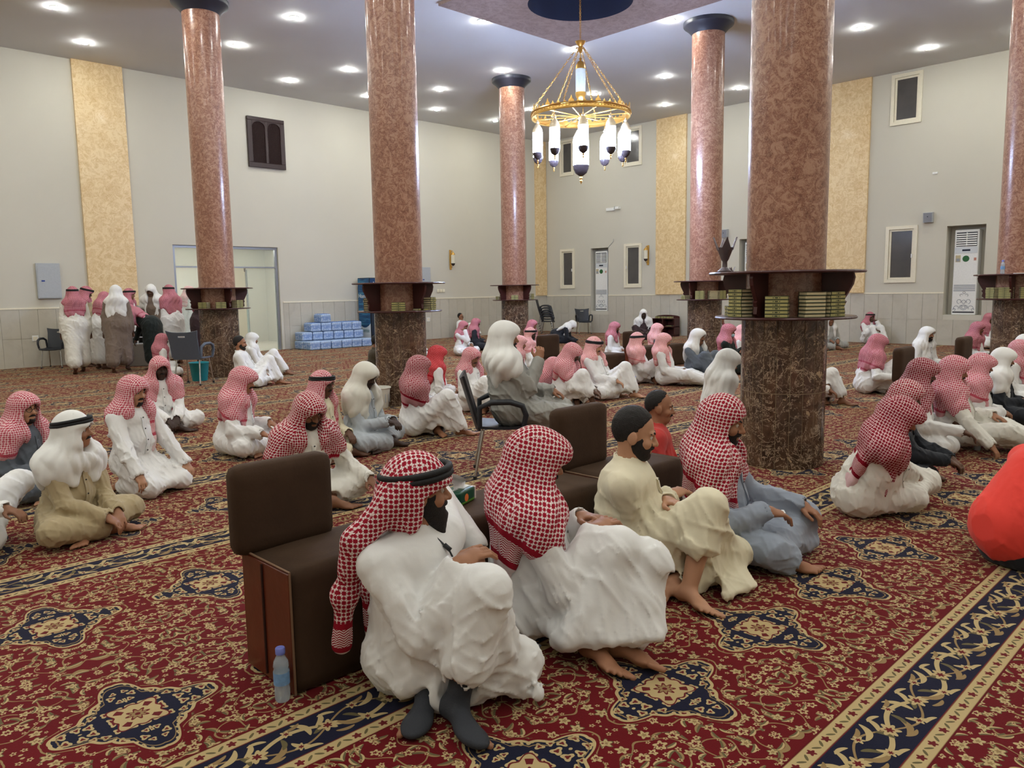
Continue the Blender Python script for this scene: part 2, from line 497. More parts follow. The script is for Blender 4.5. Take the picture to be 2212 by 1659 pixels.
for a, b in sorted(AC_Y)+[(Y1, Y1)]: t.box(X1-0.02, X1-0.001, e, a, 1.325, 1.36); e = b
struct(t.build('trim_2', M_TRIM))
# ochre pilasters
PIL = [('y', 5.9, 7.01), ('y', 21.36, 21.93), ('x', 14.24, 15.38), ('x', 8.53, 9.70)]
for k, (ax, a, b) in enumerate(PIL):
    m = MB()
    if ax == 'y': m.box(a, b, Y1-0.07, Y1-0.001, 1.36, H)
    else: m.box(X1-0.07, X1-0.001, a, b, 1.36, H)
    o = m.build('wall_pilaster', M_OCHRE)
    tag(struct(o), ['tall ochre pilaster on the left wall beside the grey electrical box', 'narrow ochre pilaster in the far corner of the hall',
         'ochre pilaster on the right wall between a sconce and a column', 'ochre pilaster on the right wall just right of the nearest column'][k], 'pilaster', 'ochre wall pilasters')
# ceiling with the square slab and the round dome opening
SX0, SX1, SY0, SY1 = 9.98, 13.80, 8.21, 12.03
DCX, DCY, DR = (SX0+SX1)/2, (SY0+SY1)/2, 1.0
m = MB()
for a, b, c, d in ((X0, SX0, Y0, Y1), (SX1, X1, Y0, Y1), (SX0, SX1, Y0, SY0), (SX0, SX1, SY1, Y1)):
    m.add([(a, c, H), (b, c, H), (b, d, H), (a, d, H)], [(3, 2, 1, 0)])
struct(m.build('ceiling', M_CEIL))
m = MB(); n = 48
ring = [(DCX+DR*math.cos(2*PI*i/n), DCY+DR*math.sin(2*PI*i/n)) for i in range(n)]
sq = []
for i in range(n):
    a = 2*PI*i/n; c, s = math.cos(a), math.sin(a); k = 1/max(abs(c), abs(s)); sq.append((DCX+c*k*(SX1-SX0)/2, DCY+s*k*(SY1-SY0)/2))
zs = H-0.06
m.add([(*p, zs) for p in ring]+[(*p, zs) for p in sq], [(i, (i+1) % n, n+(i+1) % n, n+i) for i in range(n)])
m.add([(*p, zs) for p in sq]+[(*p, H+0.01) for p in sq], [(i, (i+1) % n, n+(i+1) % n, n+i) for i in range(n)])
tag(struct(m.build('ceiling_slab', M_SLAB)), 'square brown stucco ceiling slab around the round opening', 'ceiling slab')
m = MB().lathe([(DR, zs), (DR, H+0.42)], 48, DCX, DCY, caps=False)
m.lathe([(DR, H+0.42), (0.86, H+0.42), (0.86, H+0.50)], 48, DCX, DCY, caps=False, mi=1)
m.lathe([(0.86*math.cos(a), H+0.5+0.7*math.sin(a)) for a in (0, .3, .6, .9, 1.2, 1.5)], 48, DCX, DCY, mi=1)
o = autosmooth(m.build('ceiling_dome', [M_NAVY, M_CEIL]), 30)
tag(struct(o), 'round ceiling opening with a dark blue rim above the chandelier', 'dome')
# vestibule behind the glass doors
VX0, VX1, VY0, VY1, VH = 6.6, 12.6, Y1+0.3, Y1+4.2, 3.1
m = MB()
m.add([(VX0, VY0, 0), (VX1, VY0, 0), (VX1, VY1, 0), (VX0, VY1, 0), (VX0, VY0, VH), (VX1, VY0, VH), (VX1, VY1, VH), (VX0, VY1, VH)],
      [(0, 3, 7, 4), (3, 2, 6, 7), (2, 1, 5, 6), (4, 7, 6, 5)])
struct(m.build('wall_vestibule', M_WALL))
struct(MB().add([(VX0, Y1, 0.002), (VX1, Y1, 0.002), (VX1, VY1, 0.002), (VX0, VY1, 0.002)], [(0, 1, 2, 3)]).build('floor_vestibule', plain('beige_floor', (206, 198, 180), 0.3)))
m = MB()
m.box(VX0, DOOR[0], VY0-0.001, VY0, 0, VH); m.box(DOOR[1], VX1, VY0-0.001, VY0, 0, VH)

# ------------------------------------------------------------------ lamps in the ceiling
M_LENS = glow('downlight_lens', LAMP_COL, LAMP_POWER)
lens_me = MB().lathe([(0.070, 0.0), (0.066, -0.028), (0.0005, -0.040)], 10, caps=False).mesh('lens', M_LENS)
ring_me = MB().lathe([(0.071, 0.0), (0.073, -0.010), (0.098, -0.010), (0.102, 0.0)], 20, caps=False).mesh('trim_ring', M_WHITE, True)
LIGHTS = [(4.74, 17.04), (5.78, 18.94), (8.3, 16.96), (8.35, 14.55), (10.6, 18.86), (11.2, 17.0), (13.03, 18.86), (14.1, 17.0), (15.5, 18.88),
          (11.27, 12.22), (14.12, 14.57), (17.93, 18.88), (17.7, 17.0), (14.15, 12.24), (17.67, 14.54), (14.14, 9.6), (17.67, 12.17), (20.33, 13.99),
          (20.25, 11.48), (17.63, 7.14), (20.28, 6.64), (20.3, 17.6), (8.35, 12.2), (5.3, 14.55), (5.3, 12.2)]
LIGHTS += [(x, y) for x in (14.1, 17.65, 20.3) for y in (4.6, 2.0, -0.8, -3.6)]
LIGHTS += [(x, y) for x in (2.3, 5.3, 8.35, 11.25) for y in (6.9, 4.4, 1.8, -0.9, -3.6)]
LIGHTS += [(x, y) for x in (-5.0, -2.4, 0.2) for y in (18.0, 14.5, 11.0, 7.5, 4.2, 1.0, -2.5)]
LIGHTS += [(x, 9.6) for x in (5.3, 8.35)] + [(2.3, y) for y in (18.0, 14.5, 11.0, 9.0)]
def downlight(x, y, z, label, group):
    t = thing('downlight', label, 'downlight', (x, y, z), 0, group)
    link('lens', lens_me, t); link('trim_ring', ring_me, t)
ROWS = [(18.3, 'along the left wall'), (16.3, 'second from the left wall'), (13.5, 'third from the left wall'), (11.0, 'fourth from the left wall'), (8.5, 'fifth from the left wall'), (6.0, 'sixth from the left wall')]
_rows = {}
for x, y in sorted(LIGHTS):
    if x > 4.5 and y > 6: _rows.setdefault(next(n_ for lim, n_ in ROWS if y > lim), []).append((x, y))
NTH = ['first', 'second', 'third', 'fourth', 'fifth', 'sixth', 'seventh', 'eighth']
for i, (x, y) in enumerate(LIGHTS):
    lab = 'recessed downlight in the near part of the ceiling above the camera'
    for n_, l_ in _rows.items():
        if (x, y) in l_: lab = NTH[l_.index((x, y))]+' downlight from the left in the ceiling row '+n_
    downlight(x, y, H-0.002, lab, 'recessed downlights in the hall ceiling')
for i, (x, y) in enumerate([(8.4, 21.8), (10.2, 21.8), (9.3, 23.2), (11.6, 22.6)]):
    downlight(x, y, VH-0.002, ['left', 'middle', 'rearmost', 'right'][i]+' round downlight in the vestibule ceiling behind the glass doors', 'vestibule downlights')
# ------------------------------------------------------------------ columns
COLS = [(6.61, 14.93, 'near the glass doors'), (6.68, 9.09, 'left of the man on the plastic chair'), (6.63, 3.27, 'nearest and largest, right of centre'),
        (14.85, 15.0, 'far, left below the chandelier'), (14.85, 9.15, 'far, right of the chandelier'), (14.85, 3.3, 'at the right edge of the picture')]
NT_ = 20; RT = 0.365
def _tile_mesh():
    m = MB(); a0, a1 = -PI/NT_+0.006, PI/NT_-0.006
    pts = [(r*math.cos(a), r*math.sin(a)) for r, a in ((RT-0.03, a0), (RT-0.004, a0), (RT, a0+0.012), (RT, (a0+a1)/2), (RT, a1-0.012), (RT-0.004, a1), (RT-0.03, a1))]
    return m.prism(pts, 0.004, 0.662).mesh('tile', M_MARBLE)
tile_me = _tile_mesh()
M_GROUT = plain('grout', (150, 126, 100), 0.8)
shaft_me = MB().lathe([(0.335, 1.33), (0.335, 6.84)], 48, caps=False).mesh('shaft', M_SHAFT, True)
core_me = MB().lathe([(RT-0.005, 0.0), (RT-0.005, 1.333), (0.30, 1.333)], 40, caps=False).mesh('core', M_GROUT, True)
cap_me = MB().lathe([(0.336, 6.80), (0.365, 6.84), (0.43, 6.91), (0.50, 6.96), (0.515, 6.98), (0.515, H)], 48, caps=False).mesh('capital_ring', M_CAP, True)
board_up = MB().lathe([(0.34, 1.70), (0.655, 1.70), (0.665, 1.71), (0.655, 1.722), (0.34, 1.722)], 40, caps=False).mesh('upper_board', M_WOOD)
board_lo = MB().lathe([(0.34, 1.308), (0.595, 1.308), (0.605, 1.318), (0.595, 1.33), (0.34, 1.33)], 40, caps=False).mesh('lower_board', M_WOOD)
prof = [(0.34, 1.33), (0.50, 1.33), (0.535, 1.36), (0.525, 1.42), (0.545, 1.455), (0.525, 1.47), (0.555, 1.52), (0.60, 1.60), (0.612, 1.66), (0.60, 1.70), (0.34, 1.70)]
brk_me = MB().prism(prof, -0.016, 0.016, 'y').mesh('bracket', M_WOOD)
M_BOOKC = plain('book_cover', (40, 52, 36), 0.5)
M_SPINE = plain('book_spine', (168, 160, 104), 0.45, var=0.12)
M_PAGE = plain('book_page', (214, 200, 160), 0.8)
def book_meshes(w=0.115, l=0.185, h=0.030):
    c = MB(); c.box(-w, 0, -l/2, l/2, 0, 0.004); c.box(-w, 0, -l/2, l/2, h-0.004, h)
    c.box(0, 0.004, -l/2, l/2, 0.0, h); c.box(0.0041, 0.0065, -l/2+.002, l/2-.002, 0.0045, h-.0045, 1); c.box(0.0062, 0.0072, -0.012, 0.012, h*0.35, h*0.65, 0)
    c.box(0.0062, 0.0072, -0.03, -0.02, h*0.4, h*0.6, 0); c.box(0.0062, 0.0072, 0.02, 0.03, h*0.4, h*0.6, 0)
    p = MB().box(-w+0.004, -0.0005, -l/2+0.004, l/2-0.004, 0.0042, h-0.0042)
    return c.mesh('cover', [M_BOOKC, M_SPINE]), p.mesh('page_block', M_PAGE)
bk_cover, bk_page = book_meshes()
ORD = ['bottom', 'second', 'third', 'fourth', 'fifth', 'sixth', 'seventh', 'eighth', 'ninth']
def nth(i, n, up='from bottom'): return 'topmost' if i == n-1 and n > 1 else 'lowest' if i == 0 else ORD[i]+' lowest'
WHERE_S = ['left column by the glass doors', 'middle column', 'nearest column', 'far column below the chandelier', 'far column right of the chandelier', 'right-edge column']
def book(x, y, z, rz, label, group):
    t = thing('book', label, 'book', (x, y, z), rz, group)
    link('cover', bk_cover, t); link('page_block', bk_page, t)
SHELVES = {0: [(-34, .50, 4), (6, .50, 4), (52, .50, 5)], 1: [(-2, .52, 4), (64, .52, 6), (-86, .50, 6), (40, .50, 1)],
           2: [(-50, .53, 8), (-7, .53, 6), (28, .52, -7), (52, .53, 7), (-78, .50, 3)], 3: [(0, .52, 4), (-72, .50, 3), (66, .52, 5)],
           4: [(-64, .50, 3), (-12, .52, 6), (22, .50, -6), (45, .52, 6)], 5: [(-50, .52, 6), (-22, .52, 6), (12, .52, 6)]}
for k, (cx, cy, where) in enumerate(COLS):
    c = thing('column', 'round brown marble column with tiled dark base, '+where, 'column', (cx, cy, 0), 0, 'columns of the hall')
    c['kind'] = 'structure'
    link('shaft', shaft_me, c); link('core', core_me, c); link('capital_ring', cap_me, c)
    for row in range(2):
        for i in range(NT_):
            o = link('tile', tile_me, c, (0, 0, row*0.667), 2*PI*(i+0.5)/NT_)
    s = thing('round_bookshelf', 'round dark wooden bookshelf fixed on the column '+where, 'bookshelf', (cx, cy, 0), 0, 'round column bookshelves')
    link('upper_board', board_up, s); link('lower_board', board_lo, s)
    for i in range(4): link('bracket', brk_me, s, (0, 0, 0), i*PI/2)
    az = math.atan2(-cy, -cx)
    for j, (th, r, n) in enumerate(SHELVES[k]):
        side = ['in the left stack', 'in the middle stack', 'in the right stack', 'in the rightmost stack', 'in the small leftmost stack'][min(j, 4)]
        a = az+math.radians(th); back = n < 0
        for i in range(abs(n)):
            rz = a+random.uniform(-.06, .06)+(PI if back else 0)
            rr = r-(0.115 if back else 0)
            book(cx+rr*math.cos(a), cy+rr*math.sin(a), 1.3305+i*0.0302, rz,
                 nth(i, abs(n))+' green book '+side+' on the '+WHERE_S[k], 'books on the '+WHERE_S[k])
# incense burners and paper on the shelf tops
M_PEWTER = plain('pewter', (120, 112, 116), 0.35, 0.7)
def burner(x, y, z, s, label):
    m = MB().lathe([(0.05*s, 0), (0.055*s, .01*s), (0.02*s, .04*s), (0.018*s, .08*s), (0.03*s, .10*s), (0.065*s, .19*s), (0.05*s, .19*s), (0.02*s, .11*s)], 16)
    t = thing('incense_burner', label, 'incense burner', (x, y, z), 0.3)
    autosmooth(m.build('bowl', M_PEWTER, t))
    for i in range(4):
        a = i*PI/2+0.4; c, s_ = math.cos(a), math.sin(a)
        p = [np.array([c*r-s_*w, s_*r+c*w, z_])*s for r, w, z_ in ((.055, -.04, .17), (.055, .04, .17), (.095, 0, .27))]
        q = [v*np.array([.86, .86, 1]) for v in p]
        MB().add(p+q, [(0, 1, 2), (5, 4, 3), (0, 3, 4, 1), (1, 4, 5, 2), (2, 5, 3, 0)]).build('crown_point', M_PEWTER, t)
burner(6.63-.35, 3.27+.40, 1.722, 1.15, 'large pewter crown-shaped incense burner on top of the nearest column shelf')
burner(14.85+.15, 9.15-.52, 1.722, 1.05, 'small pewter crown-shaped incense burner on the far right column shelf')
tag(MB().box(-.12, .12, -.09, .09, 0, .012).build('paper_stack', M_WHITE, None, (14.85-.40, 3.3-.1, 1.722), .4), 'flat white paper stack on the shelf at the right edge', 'paper')

# ------------------------------------------------------------------ chandelier
def chandelier(cx, cy):
    t = thing('chandelier', 'large gold ring chandelier with hanging glass lanterns', 'chandelier', (cx, cy, 4.9))
    G = M_GOLD; RR = 0.94
    n = 72
    band = MB().lathe([(RR-.02, -.02), (RR+.01, -.03), (RR+.02, .0), (RR+.01, .045), (RR+.03, .06), (RR+.01, .085), (RR-.02, .085), (RR-.03, .03)], n, caps=False)
    autosmooth(band.build('ring_band', G, t))
    for i in range(48):
        a = 2*PI*i/48; big = i % 4 == 0; h = .12 if big else .055; w = .055 if big else .03
        pl = [(-w, .08), (w, .08), (w*.8, .08+h*.35), (w*.35, .08+h*.5), (0, .08+h), (-w*.35, .08+h*.5), (-w*.8, .08+h*.35)]
        o = MB().prism(pl, -.008, .008, 'y').build('crest', G, t, (RR*math.cos(a), RR*math.sin(a), 0), a+PI/2)
    beads = MB()
    for i in range(90):
        a = 2*PI*i/90; x, y = (RR+.024)*math.cos(a), (RR+.024)*math.sin(a)
        beads.lathe([(.001, .012), (.012, .024), (.001, .038)], 6, x, y, caps=False)
    beads.build('bead_row', G, t)['kind'] = 'stuff'
    for i in range(12):
        a = 2*PI*i/12; MB().tube([(.05*math.cos(a), .05*math.sin(a), .0), (RR*math.cos(a), RR*math.sin(a), .0)], .011, 6).build('spoke', G, t)
    MB().lathe([(.001, -.06), (.05, -.05), (.07, 0), (.05, .05), (.001, .06)], 16, caps=False).build('hub', G, t, smooth=True)
    top = 1.30
    def chain(p, q, name, k=26):
        m = MB(); p, q = np.array(p, float), np.array(q, float); d = (q-p)/k; u = d/np.linalg.norm(d)
        s1 = np.cross(u, [0.3, .9, .1]); s1 /= np.linalg.norm(s1); s2 = np.cross(u, s1)
        for i in range(k):
            c = p+d*(i+.5); w = s1 if i % 2 else s2; L = np.linalg.norm(d)*.62
            m.tube([c+u*L*math.cos(a)+w*.017*math.sin(a) for a in np.linspace(0, 2*PI, 8, endpoint=False)], .0045, 4, closed=True)
        m.build(name, G, t)
    chain((0, 0, top+.08), (0, 0, 2.55), 'main_chain', 34)
    for i in range(6):
        a = 2*PI*(i+.35)/6; chain((.06*math.cos(a), .06*math.sin(a), top-.02), (RR*math.cos(a), RR*math.sin(a), .12), 'side_chain')
    autosmooth(MB().lathe([(.001, top-.14), (.03, top-.10), (.05, top-.03), (.035, top), (.08, top+.05), (.10, top+.09), (.02, top+.10)], 20).build('crown_cap', G, t))
    MB().tube([(0, 0, top-.14), (0, 0, 1.08)], .008, 6).build('stem', G, t)
    autosmooth(MB().lathe([(.001, 1.10), (.03, 1.08), (.015, 1.04), (.05, 1.02), (.09, .95), (.10, .88)], 20).build('upper_cap', G, t))
    gl = plain('pale_glass', (220, 232, 236), 0.15)
    MB().lathe([(.095, .88), (.095, .44)], 20, caps=False).build('upper_glass', gl, t, smooth=True)
    autosmooth(MB().lathe([(.10, .45), (.10, .40), (.07, .33), (.03, .29), (.04, .24), (.001, .20)], 20).build('upper_base', G, t))
    lit = glow('lantern_glow', CHAND_COL, CHAND_POWER); bowl = plain('dark_bowl', (58, 50, 52), 0.25, var=0.5, scale=60)
    cap = plain('pearl_cap', (206, 190, 160), 0.3, 0.4, var=0.3, scale=80)
    def lantern(x, y, z, s, name, k=1.0):
        L = .37*s*k
        c = MB().lathe([(.012*s, 0), (.02*s, -.03*s), (.035*s, -.05*s), (.02*s, -.07*s), (.05*s, -.10*s), (.088*s, -.17*s), (.098*s, -.22*s), (.098*s, -.24*s)], 18, caps=False)
        o = autosmooth(c.build(name, cap, t, (x, y, z)))
        MB().lathe([(.095*s, -.24*s), (.095*s, -.24*s-L)], 18, caps=False).build('lit_glass', lit, o, smooth=True)
        b = -.24*s-L
        autosmooth(MB().lathe([(.098*s, b), (.092*s, b-.04*s), (.07*s, b-.09*s), (.03*s, b-.12*s), (.01*s, b-.13*s)], 18, caps=False).build('bottom_bowl', bowl, o))
        autosmooth(MB().lathe([(.012*s, b-.125*s), (.022*s, b-.15*s), (.008*s, b-.165*s), (.018*s, b-.185*s), (.002*s, b-.22*s)], 10).build('finial', G, o))
        MB().tube([(0, 0, .12), (0, 0, 0)], .006, 5).build('hook', G, o)
    for i in range(10):
        a = 2*PI*(i+.2)/10; lantern((RR-.06)*math.cos(a), (RR-.06)*math.sin(a), -.10, 1.0, 'lantern_cap')
    lantern(0, 0, -.10, 1.62, 'centre_lantern_cap', .72)
chandelier(DCX, DCY)

# ------------------------------------------------------------------ wall fittings
def window(n, a, b, c, d, handle):
    w = struct(link('window_%d' % n, None)); w.empty_display_size = .1
    fx = X1
    m = MB(); f = .085
    for bx in ((a, b, c, c+f), (a, b, d-f, d), (a, a+f, c+f, d-f), (b-f, b, c+f, d-f)): m.box(fx-.035, fx+.01, *bx)
    m.build('window_frame', M_FRAME, w)
    m = MB(); a2, b2, c2, d2 = a+f, b-f, c+f, d-f; g = .05
    for bx in ((a2, b2, c2, c2+g), (a2, b2, d2-g, d2), (a2, a2+g, c2+g, d2-g), (b2-g, b2, c2+g, d2-g)): m.box(fx+.0, fx+.05, *bx)
    m.build('sash', M_FRAME, w)
    MB().box(fx+.028, fx+.036, a2+g, b2-g, c2+g, d2-g).build('pane', M_NIGHT, w)
    if handle:
        y = b2-.03 if handle > 0 else a2+.03; z = (c+d)/2-.05
        MB().box(fx-.06, fx-.036, y-.012, y+.012, z-.05, z+.05).build('window_handle', M_WHITE, w)
k = 1
for (a, b, c, d), h in zip(WIN_LOW, (-1, 1, -1)): window(k, a, b, c, d, h); k += 1
for a, b, c, d in WIN_HI: window(k, a, b, c, d, 0); k += 1
M_STICK_G = plain('sticker_green', (40, 96, 50), 0.5); M_STICK_W = plain('sticker_tan', (190, 176, 140), 0.5); M_GREYP = plain('print_grey', (150, 154, 162), 0.5)
def aircon(a, b, label):
    y = (a+b)/2; t = thing('air_conditioner', label, 'air conditioner', (X1+.10, y, .78), 0, 'floor standing air conditioners in wall niches')
    w = .275; hgt = 2.13
    MB().box(0, .26, -w, w, 0.001, hgt, bev=.012).build('body', M_WHITE, t)
    MB().box(-.006, .0, -w+.04, w-.04, 1.72, hgt-.06).build('outlet', plain('vent_dark', (70, 72, 78), .6), t)
    for i in range(6):
        z = 1.745+i*.054; MB().add([(-.022, -w+.045, z), (-.022, w-.045, z), (-.007, w-.045, z+.022), (-.007, -w+.045, z+.022), (-.020, -w+.045, z-.007), (-.020, w-.045, z-.007)],
                                 [(0, 1, 2, 3), (4, 5, 1, 0)]).build('louvre', M_WHITE, t)
    MB().box(-.007, -.001, -.012, .012, 1.73, hgt-.07).build('vent_bar', M_WHITE, t)
    MB().box(-.006, .0, -w+.02, w-.02, 1.55, 1.70).build('control_strip', plain('pale_grey', (206, 210, 214), .4), t)
    MB().box(-.010, -.006, -.09, .09, 1.60, 1.645).build('display', plain('display_dark', (30, 34, 52), .2), t)
    MB().box(-.004, .0, .12, .235, 1.33, 1.50).build('rating_label', M_STICK_W, t)
    MB().box(-.005, -.004, .135, .22, 1.345, 1.42).build('rating_bars', M_GREYP, t)
    o = MB().lathe([(.078, 0), (.078, .004)], 20).build('green_sticker', M_STICK_G, t, (-.0005, .0, 1.41)); o.rotation_euler = (0, -PI/2, 0)
    MB().box(-.004, .0, -.235, -.18, 1.36, 1.43).build('small_sticker', plain('sticker_red', (190, 130, 110), .5), t)
    for i in range(4): MB().box(-.004, .0, -w+.03, w-.03, .60+i*.045, .622+i*.045).build('groove', M_GREYP, t)
    MB().box(-.006, .0, -w+.03, w-.03, .05, .085).build('base_slot', plain('slot_dark', (60, 60, 66), .5), t)
    m = MB()
    def curl(cy, cz, r, a0, a1, s):
        m.tube([(-.002, cy+s*r*(1-.35*k/10)*math.cos(a0+(a1-a0)*k/10), cz+r*(1-.35*k/10)*math.sin(a0+(a1-a0)*k/10)) for k in range(11)], .006, 4)
    for s in (1, -1):
        for cy, cz, r, a0, a1 in ((.10, .34, .06, -1.5, 4.2), (.16, .17, .07, -.5, 3.6), (.05, .20, .05, -1, 2.5), (.06, .50, .035, -1, 3), (.21, .13, .035, 0, 4.5)):
            curl(s*cy, cz, r, a0, a1, s)
    for r, z in ((.07, .19), (.04, .19), (.03, .56), (.045, .33)):
        m.tube([(-.002, r*math.cos(k*PI/4), z+r*math.sin(k*PI/4)) for k in range(8)], .006, 4, closed=True)
    m.build('floral_print', M_GREYP, t)
    return t
for (a, b), l in zip(AC_Y, ('in the niche between the two far windows', 'half hidden behind the nearest column shelf', 'in the niche at the right edge of the hall')):
    aircon(a, b, 'tall white floor air conditioner '+l)
def sconce(x, y, z, rz, label):
    t = thing('wall_sconce', label, 'wall lamp', (x, y, z), rz, 'gold wall sconces')
    MB().box(-.045, .045, -.02, 0, -.33, .33, bev=.006).build('back_plate', M_GOLD, t)
    MB().tube([(0, -.02, .26), (0, -.12, .30), (0, -.14, .26)], .010, 6).build('top_arm', M_GOLD, t)
    MB().tube([(0, -.02, -.24), (0, -.09, -.25), (0, -.12, -.22)], .010, 6).build('bottom_arm', M_GOLD, t)
    autosmooth(MB().lathe([(.01, .27), (.03, .24), (.07, .19), (.072, .16)], 14, 0, -.14).build('lamp_cap', M_GOLD, t))
    MB().lathe([(.068, .17), (.068, -.12)], 14, 0, -.14, caps=False).build('lamp_glass', plain('sconce_glass', (226, 220, 200), .2), t, smooth=True)
    autosmooth(MB().lathe([(.072, -.12), (.05, -.18), (.01, -.21)], 14, 0, -.14).build('lamp_bowl', plain('dark_bowl', (58, 50, 52), .25), t))
sconce(17.2, Y1-.001, 2.63, 0, 'gold wall sconce on the left wall beside the middle column')
sconce(X1-.001, 15.73, 2.68, -PI/2, 'gold wall sconce on the right wall beside a window')
def speaker(y, z, label):
    t = thing('wall_speaker', label, 'loudspeaker', (X1-.001, y, z), 0, 'wall loudspeakers')
    m = MB().prism([(0, -.13), (0, .13), (-.14, .115), (-.11, -.13)], -.11, .11, 'y'); m.build('cabinet', M_GREYBOX, t)
    MB().add([(-.146, -.10, .105), (-.146, .10, .105), (-.118, .10, -.115), (-.118, -.10, -.115)], [(0, 1, 2, 3)]).build('grille', plain('grille_grey', (140, 142, 150), .7), t)
    MB().box(-.14, -.132, -.012, .012, .0, .024).build('badge', M_BLACK, t)
speaker(12.82, 3.22, 'grey wall loudspeaker beside the far right column')
speaker(6.97, 3.27, 'grey wall loudspeaker above the right window and air conditioner')
def box_on_left(name, x0, x1, z0, z1, d, mat, label, cat, extra=None):
    t = thing(name, label, cat, ((x0+x1)/2, Y1-.0125, z0)); w = (x1-x0)/2; h = z1-z0
    MB().box(-w, w, -d, 0, 0, h, bev=.004).build('box', mat, t)
    if extra: extra(t, w, h, d)
    return t
def door_of(t, w, h, d):
    MB().box(-w+.02, w-.02, -d-.008, -d, .02, h-.06, bev=.002).build('cover_door', M_GREYBOX, t)
    MB().box(-w+.09, -w+.16, -d-.012, -d-.008, h*.48, h*.52).build('lock', plain('lock_blue', (40, 60, 130), .4), t)
box_on_left('electrical_box', 4.82, 5.31, 1.56, 2.37, .05, M_GREYBOX, 'grey electrical cabinet on the left wall above the tiles', 'electrical box', door_of)
box_on_left('electrical_box', 15.85, 16.28, 1.56, 2.37, .05, M_GREYBOX, 'grey electrical cabinet partly hidden behind the middle column', 'electrical box', door_of)
def rocker(t, w, h, d): MB().box(-w+.02, w-.02, -d-.004, -d, .02, h-.02).build('rocker', M_TRIM, t)
box_on_left('wall_socket', 4.63, 4.76, .59, .72, .012, M_WHITE, 'white wall socket on the tiles beside a black chair', 'socket', rocker)
box_on_left('wall_socket', 16.10, 16.23, .59, .72, .012, M_WHITE, 'small white wall socket behind the middle column', 'socket', rocker)
for i in range(3):
    box_on_left('light_switch', 16.57+i*.12, 16.67+i*.12, 1.54, 1.65, .012, M_TRIM, ['left', 'middle', 'right'][i]+' cream light switch in the row of three on the left wall', 'switch', rocker)['group'] = 'switch row'
def wood_window():
    x0, x1, z0, z1 = 10.13, 11.22, 5.03, 6.37
    w = struct(link('window_7', None, None, (x0, Y1, z0))); W = x1-x0; Hh = z1-z0
    MW = plain('dark_window_wood', (52, 36, 36), .3, var=.2, scale=12)
    MB().box(.02, W-.02, -.03, -.002, .02, Hh-.02).build('backing', plain('window_back', (58, 44, 42), .5), w)
    m = MB()
    for b in ((0, W, 0, .13), (0, W, Hh-.10, Hh), (0, .13, .13, Hh-.10), (W-.13, W, .13, Hh-.10), (W/2-.04, W/2+.04, .13, Hh-.10)): m.box(b[0], b[1], -.075, -.001, b[2], b[3], bev=.008)
    m.build('window_frame', MW, w)
    for s in (0, 1):
        a0 = .13 if s == 0 else W/2+.04; a1 = W/2-.04 if s == 0 else W-.13
        m = MB(); c = (a0+a1)/2; r = (a1-a0)/2; zt = Hh-.10
        arch = [(c+r*math.cos(a), zt-.17+.15*math.sin(a)) for a in np.linspace(0, PI, 10)]
        m.prism([(a1, zt)]+arch[:1]+arch[1:-1]+arch[-1:]+[(a0, zt)], -.07, -.03, 'y'); m.build('arch', MW, w)
        m = MB(); n = 9
        for i in range(-16, 26):
            for sg in (1, -1):
                # diagonal lattice slats clipped to the opening
                xx = a0+i*.045; pts = []
                for q in np.linspace(0, 1, 2):
                    pass
                zA, zB = .13, zt
                if sg > 0: p0, p1 = (xx, zA), (xx+(zB-zA)*.55, zB)
                else: p0, p1 = (xx+(zB-zA)*.55, zA), (xx, zB)
                # clip in x
                (ax, az), (bx_, bz) = (p0, p1) if p0[0] < p1[0] else (p1, p0)
                if bx_ <= a0 or ax >= a1: continue
                def zat(x): return az+(bz-az)*(x-ax)/(bx_-ax)
                if ax < a0: az, ax = zat(a0), a0
                if bx_ > a1: bz, bx_ = zat(a1), a1
                m.tube([(ax, -.05, az), (bx_, -.05, bz)], .0075, 4)
        m.build('lattice', MW, w)
wood_window()
# small white bracket lamp and hook on the right wall
t = thing('wall_bracket', 'small white wall bracket high on the right wall', 'bracket', (X1, 17.2, 4.33))
MB().box(-.05, -.001, -.06, .30, -.05, .05).build('bar', M_WHITE, t); MB().box(-.12, -.001, -.30, -.14, -.02, .06).build('clip', M_WHITE, t)
MB().tube([(-.06, -.06, 0), (-.10, -.12, .08), (-.06, -.16, .0)], .012, 5).build('hook', M_GREYBOX, t)
tag(MB().tube([(X1-.002, 17.44, 3.03), (X1-.02, 17.20, 3.22), (X1-.05, 17.17, 3.30)], .008, 5).build('cable_stub', M_GREYBOX), 'short grey cable stub above the far air conditioner', 'cable')
tag(MB().box(X1-.02, X1-.001, 6.82, 6.94, 4.35, 4.40).build('wall_vent', M_WHITE), 'tiny white vent cover on the right wall above the speaker', 'vent')

# ------------------------------------------------------------------ glass doors
d = struct(link('door_1', None, None, (DOOR[0], Y1, 0))); DW, DH = DOOR[1]-DOOR[0], DOOR[3]
m = MB(); f = .07
for b in ((0, f, 0, DH), (DW-f, DW, 0, DH), (f, DW-f, DH-f, DH), (f, DW-f, 2.30, 2.34)): m.box(b[0], b[1], .06, .14, b[2], b[3])
m.build('door_frame', M_ALU, d)
for a, b, z0, z1 in ((.07, .98, 0.01, 2.30), (1.97, DW-.07, 0.01, 2.30), (.07, DW-.07, 2.34, DH-.07)): MB().box(a, b, .095, .105, z0, z1).build('pane', M_GLASS, d)
lf = MB().box(0, .95, -.005, .005, .02, 2.28).build('door_leaf', M_GLASS, d, (1.95, .10, 0), math.radians(62))
MB().box(.02, .93, -.007, .007, .05, 1.15).build('frosted_band', M_FROST, lf)
MB().box(0, .16, -.02, .02, 2.2, 2.29).build('hinge_plate', M_STEEL, lf); MB().box(0, .16, -.02, .02, .02, .11).build('hinge_plate', M_STEEL, lf)
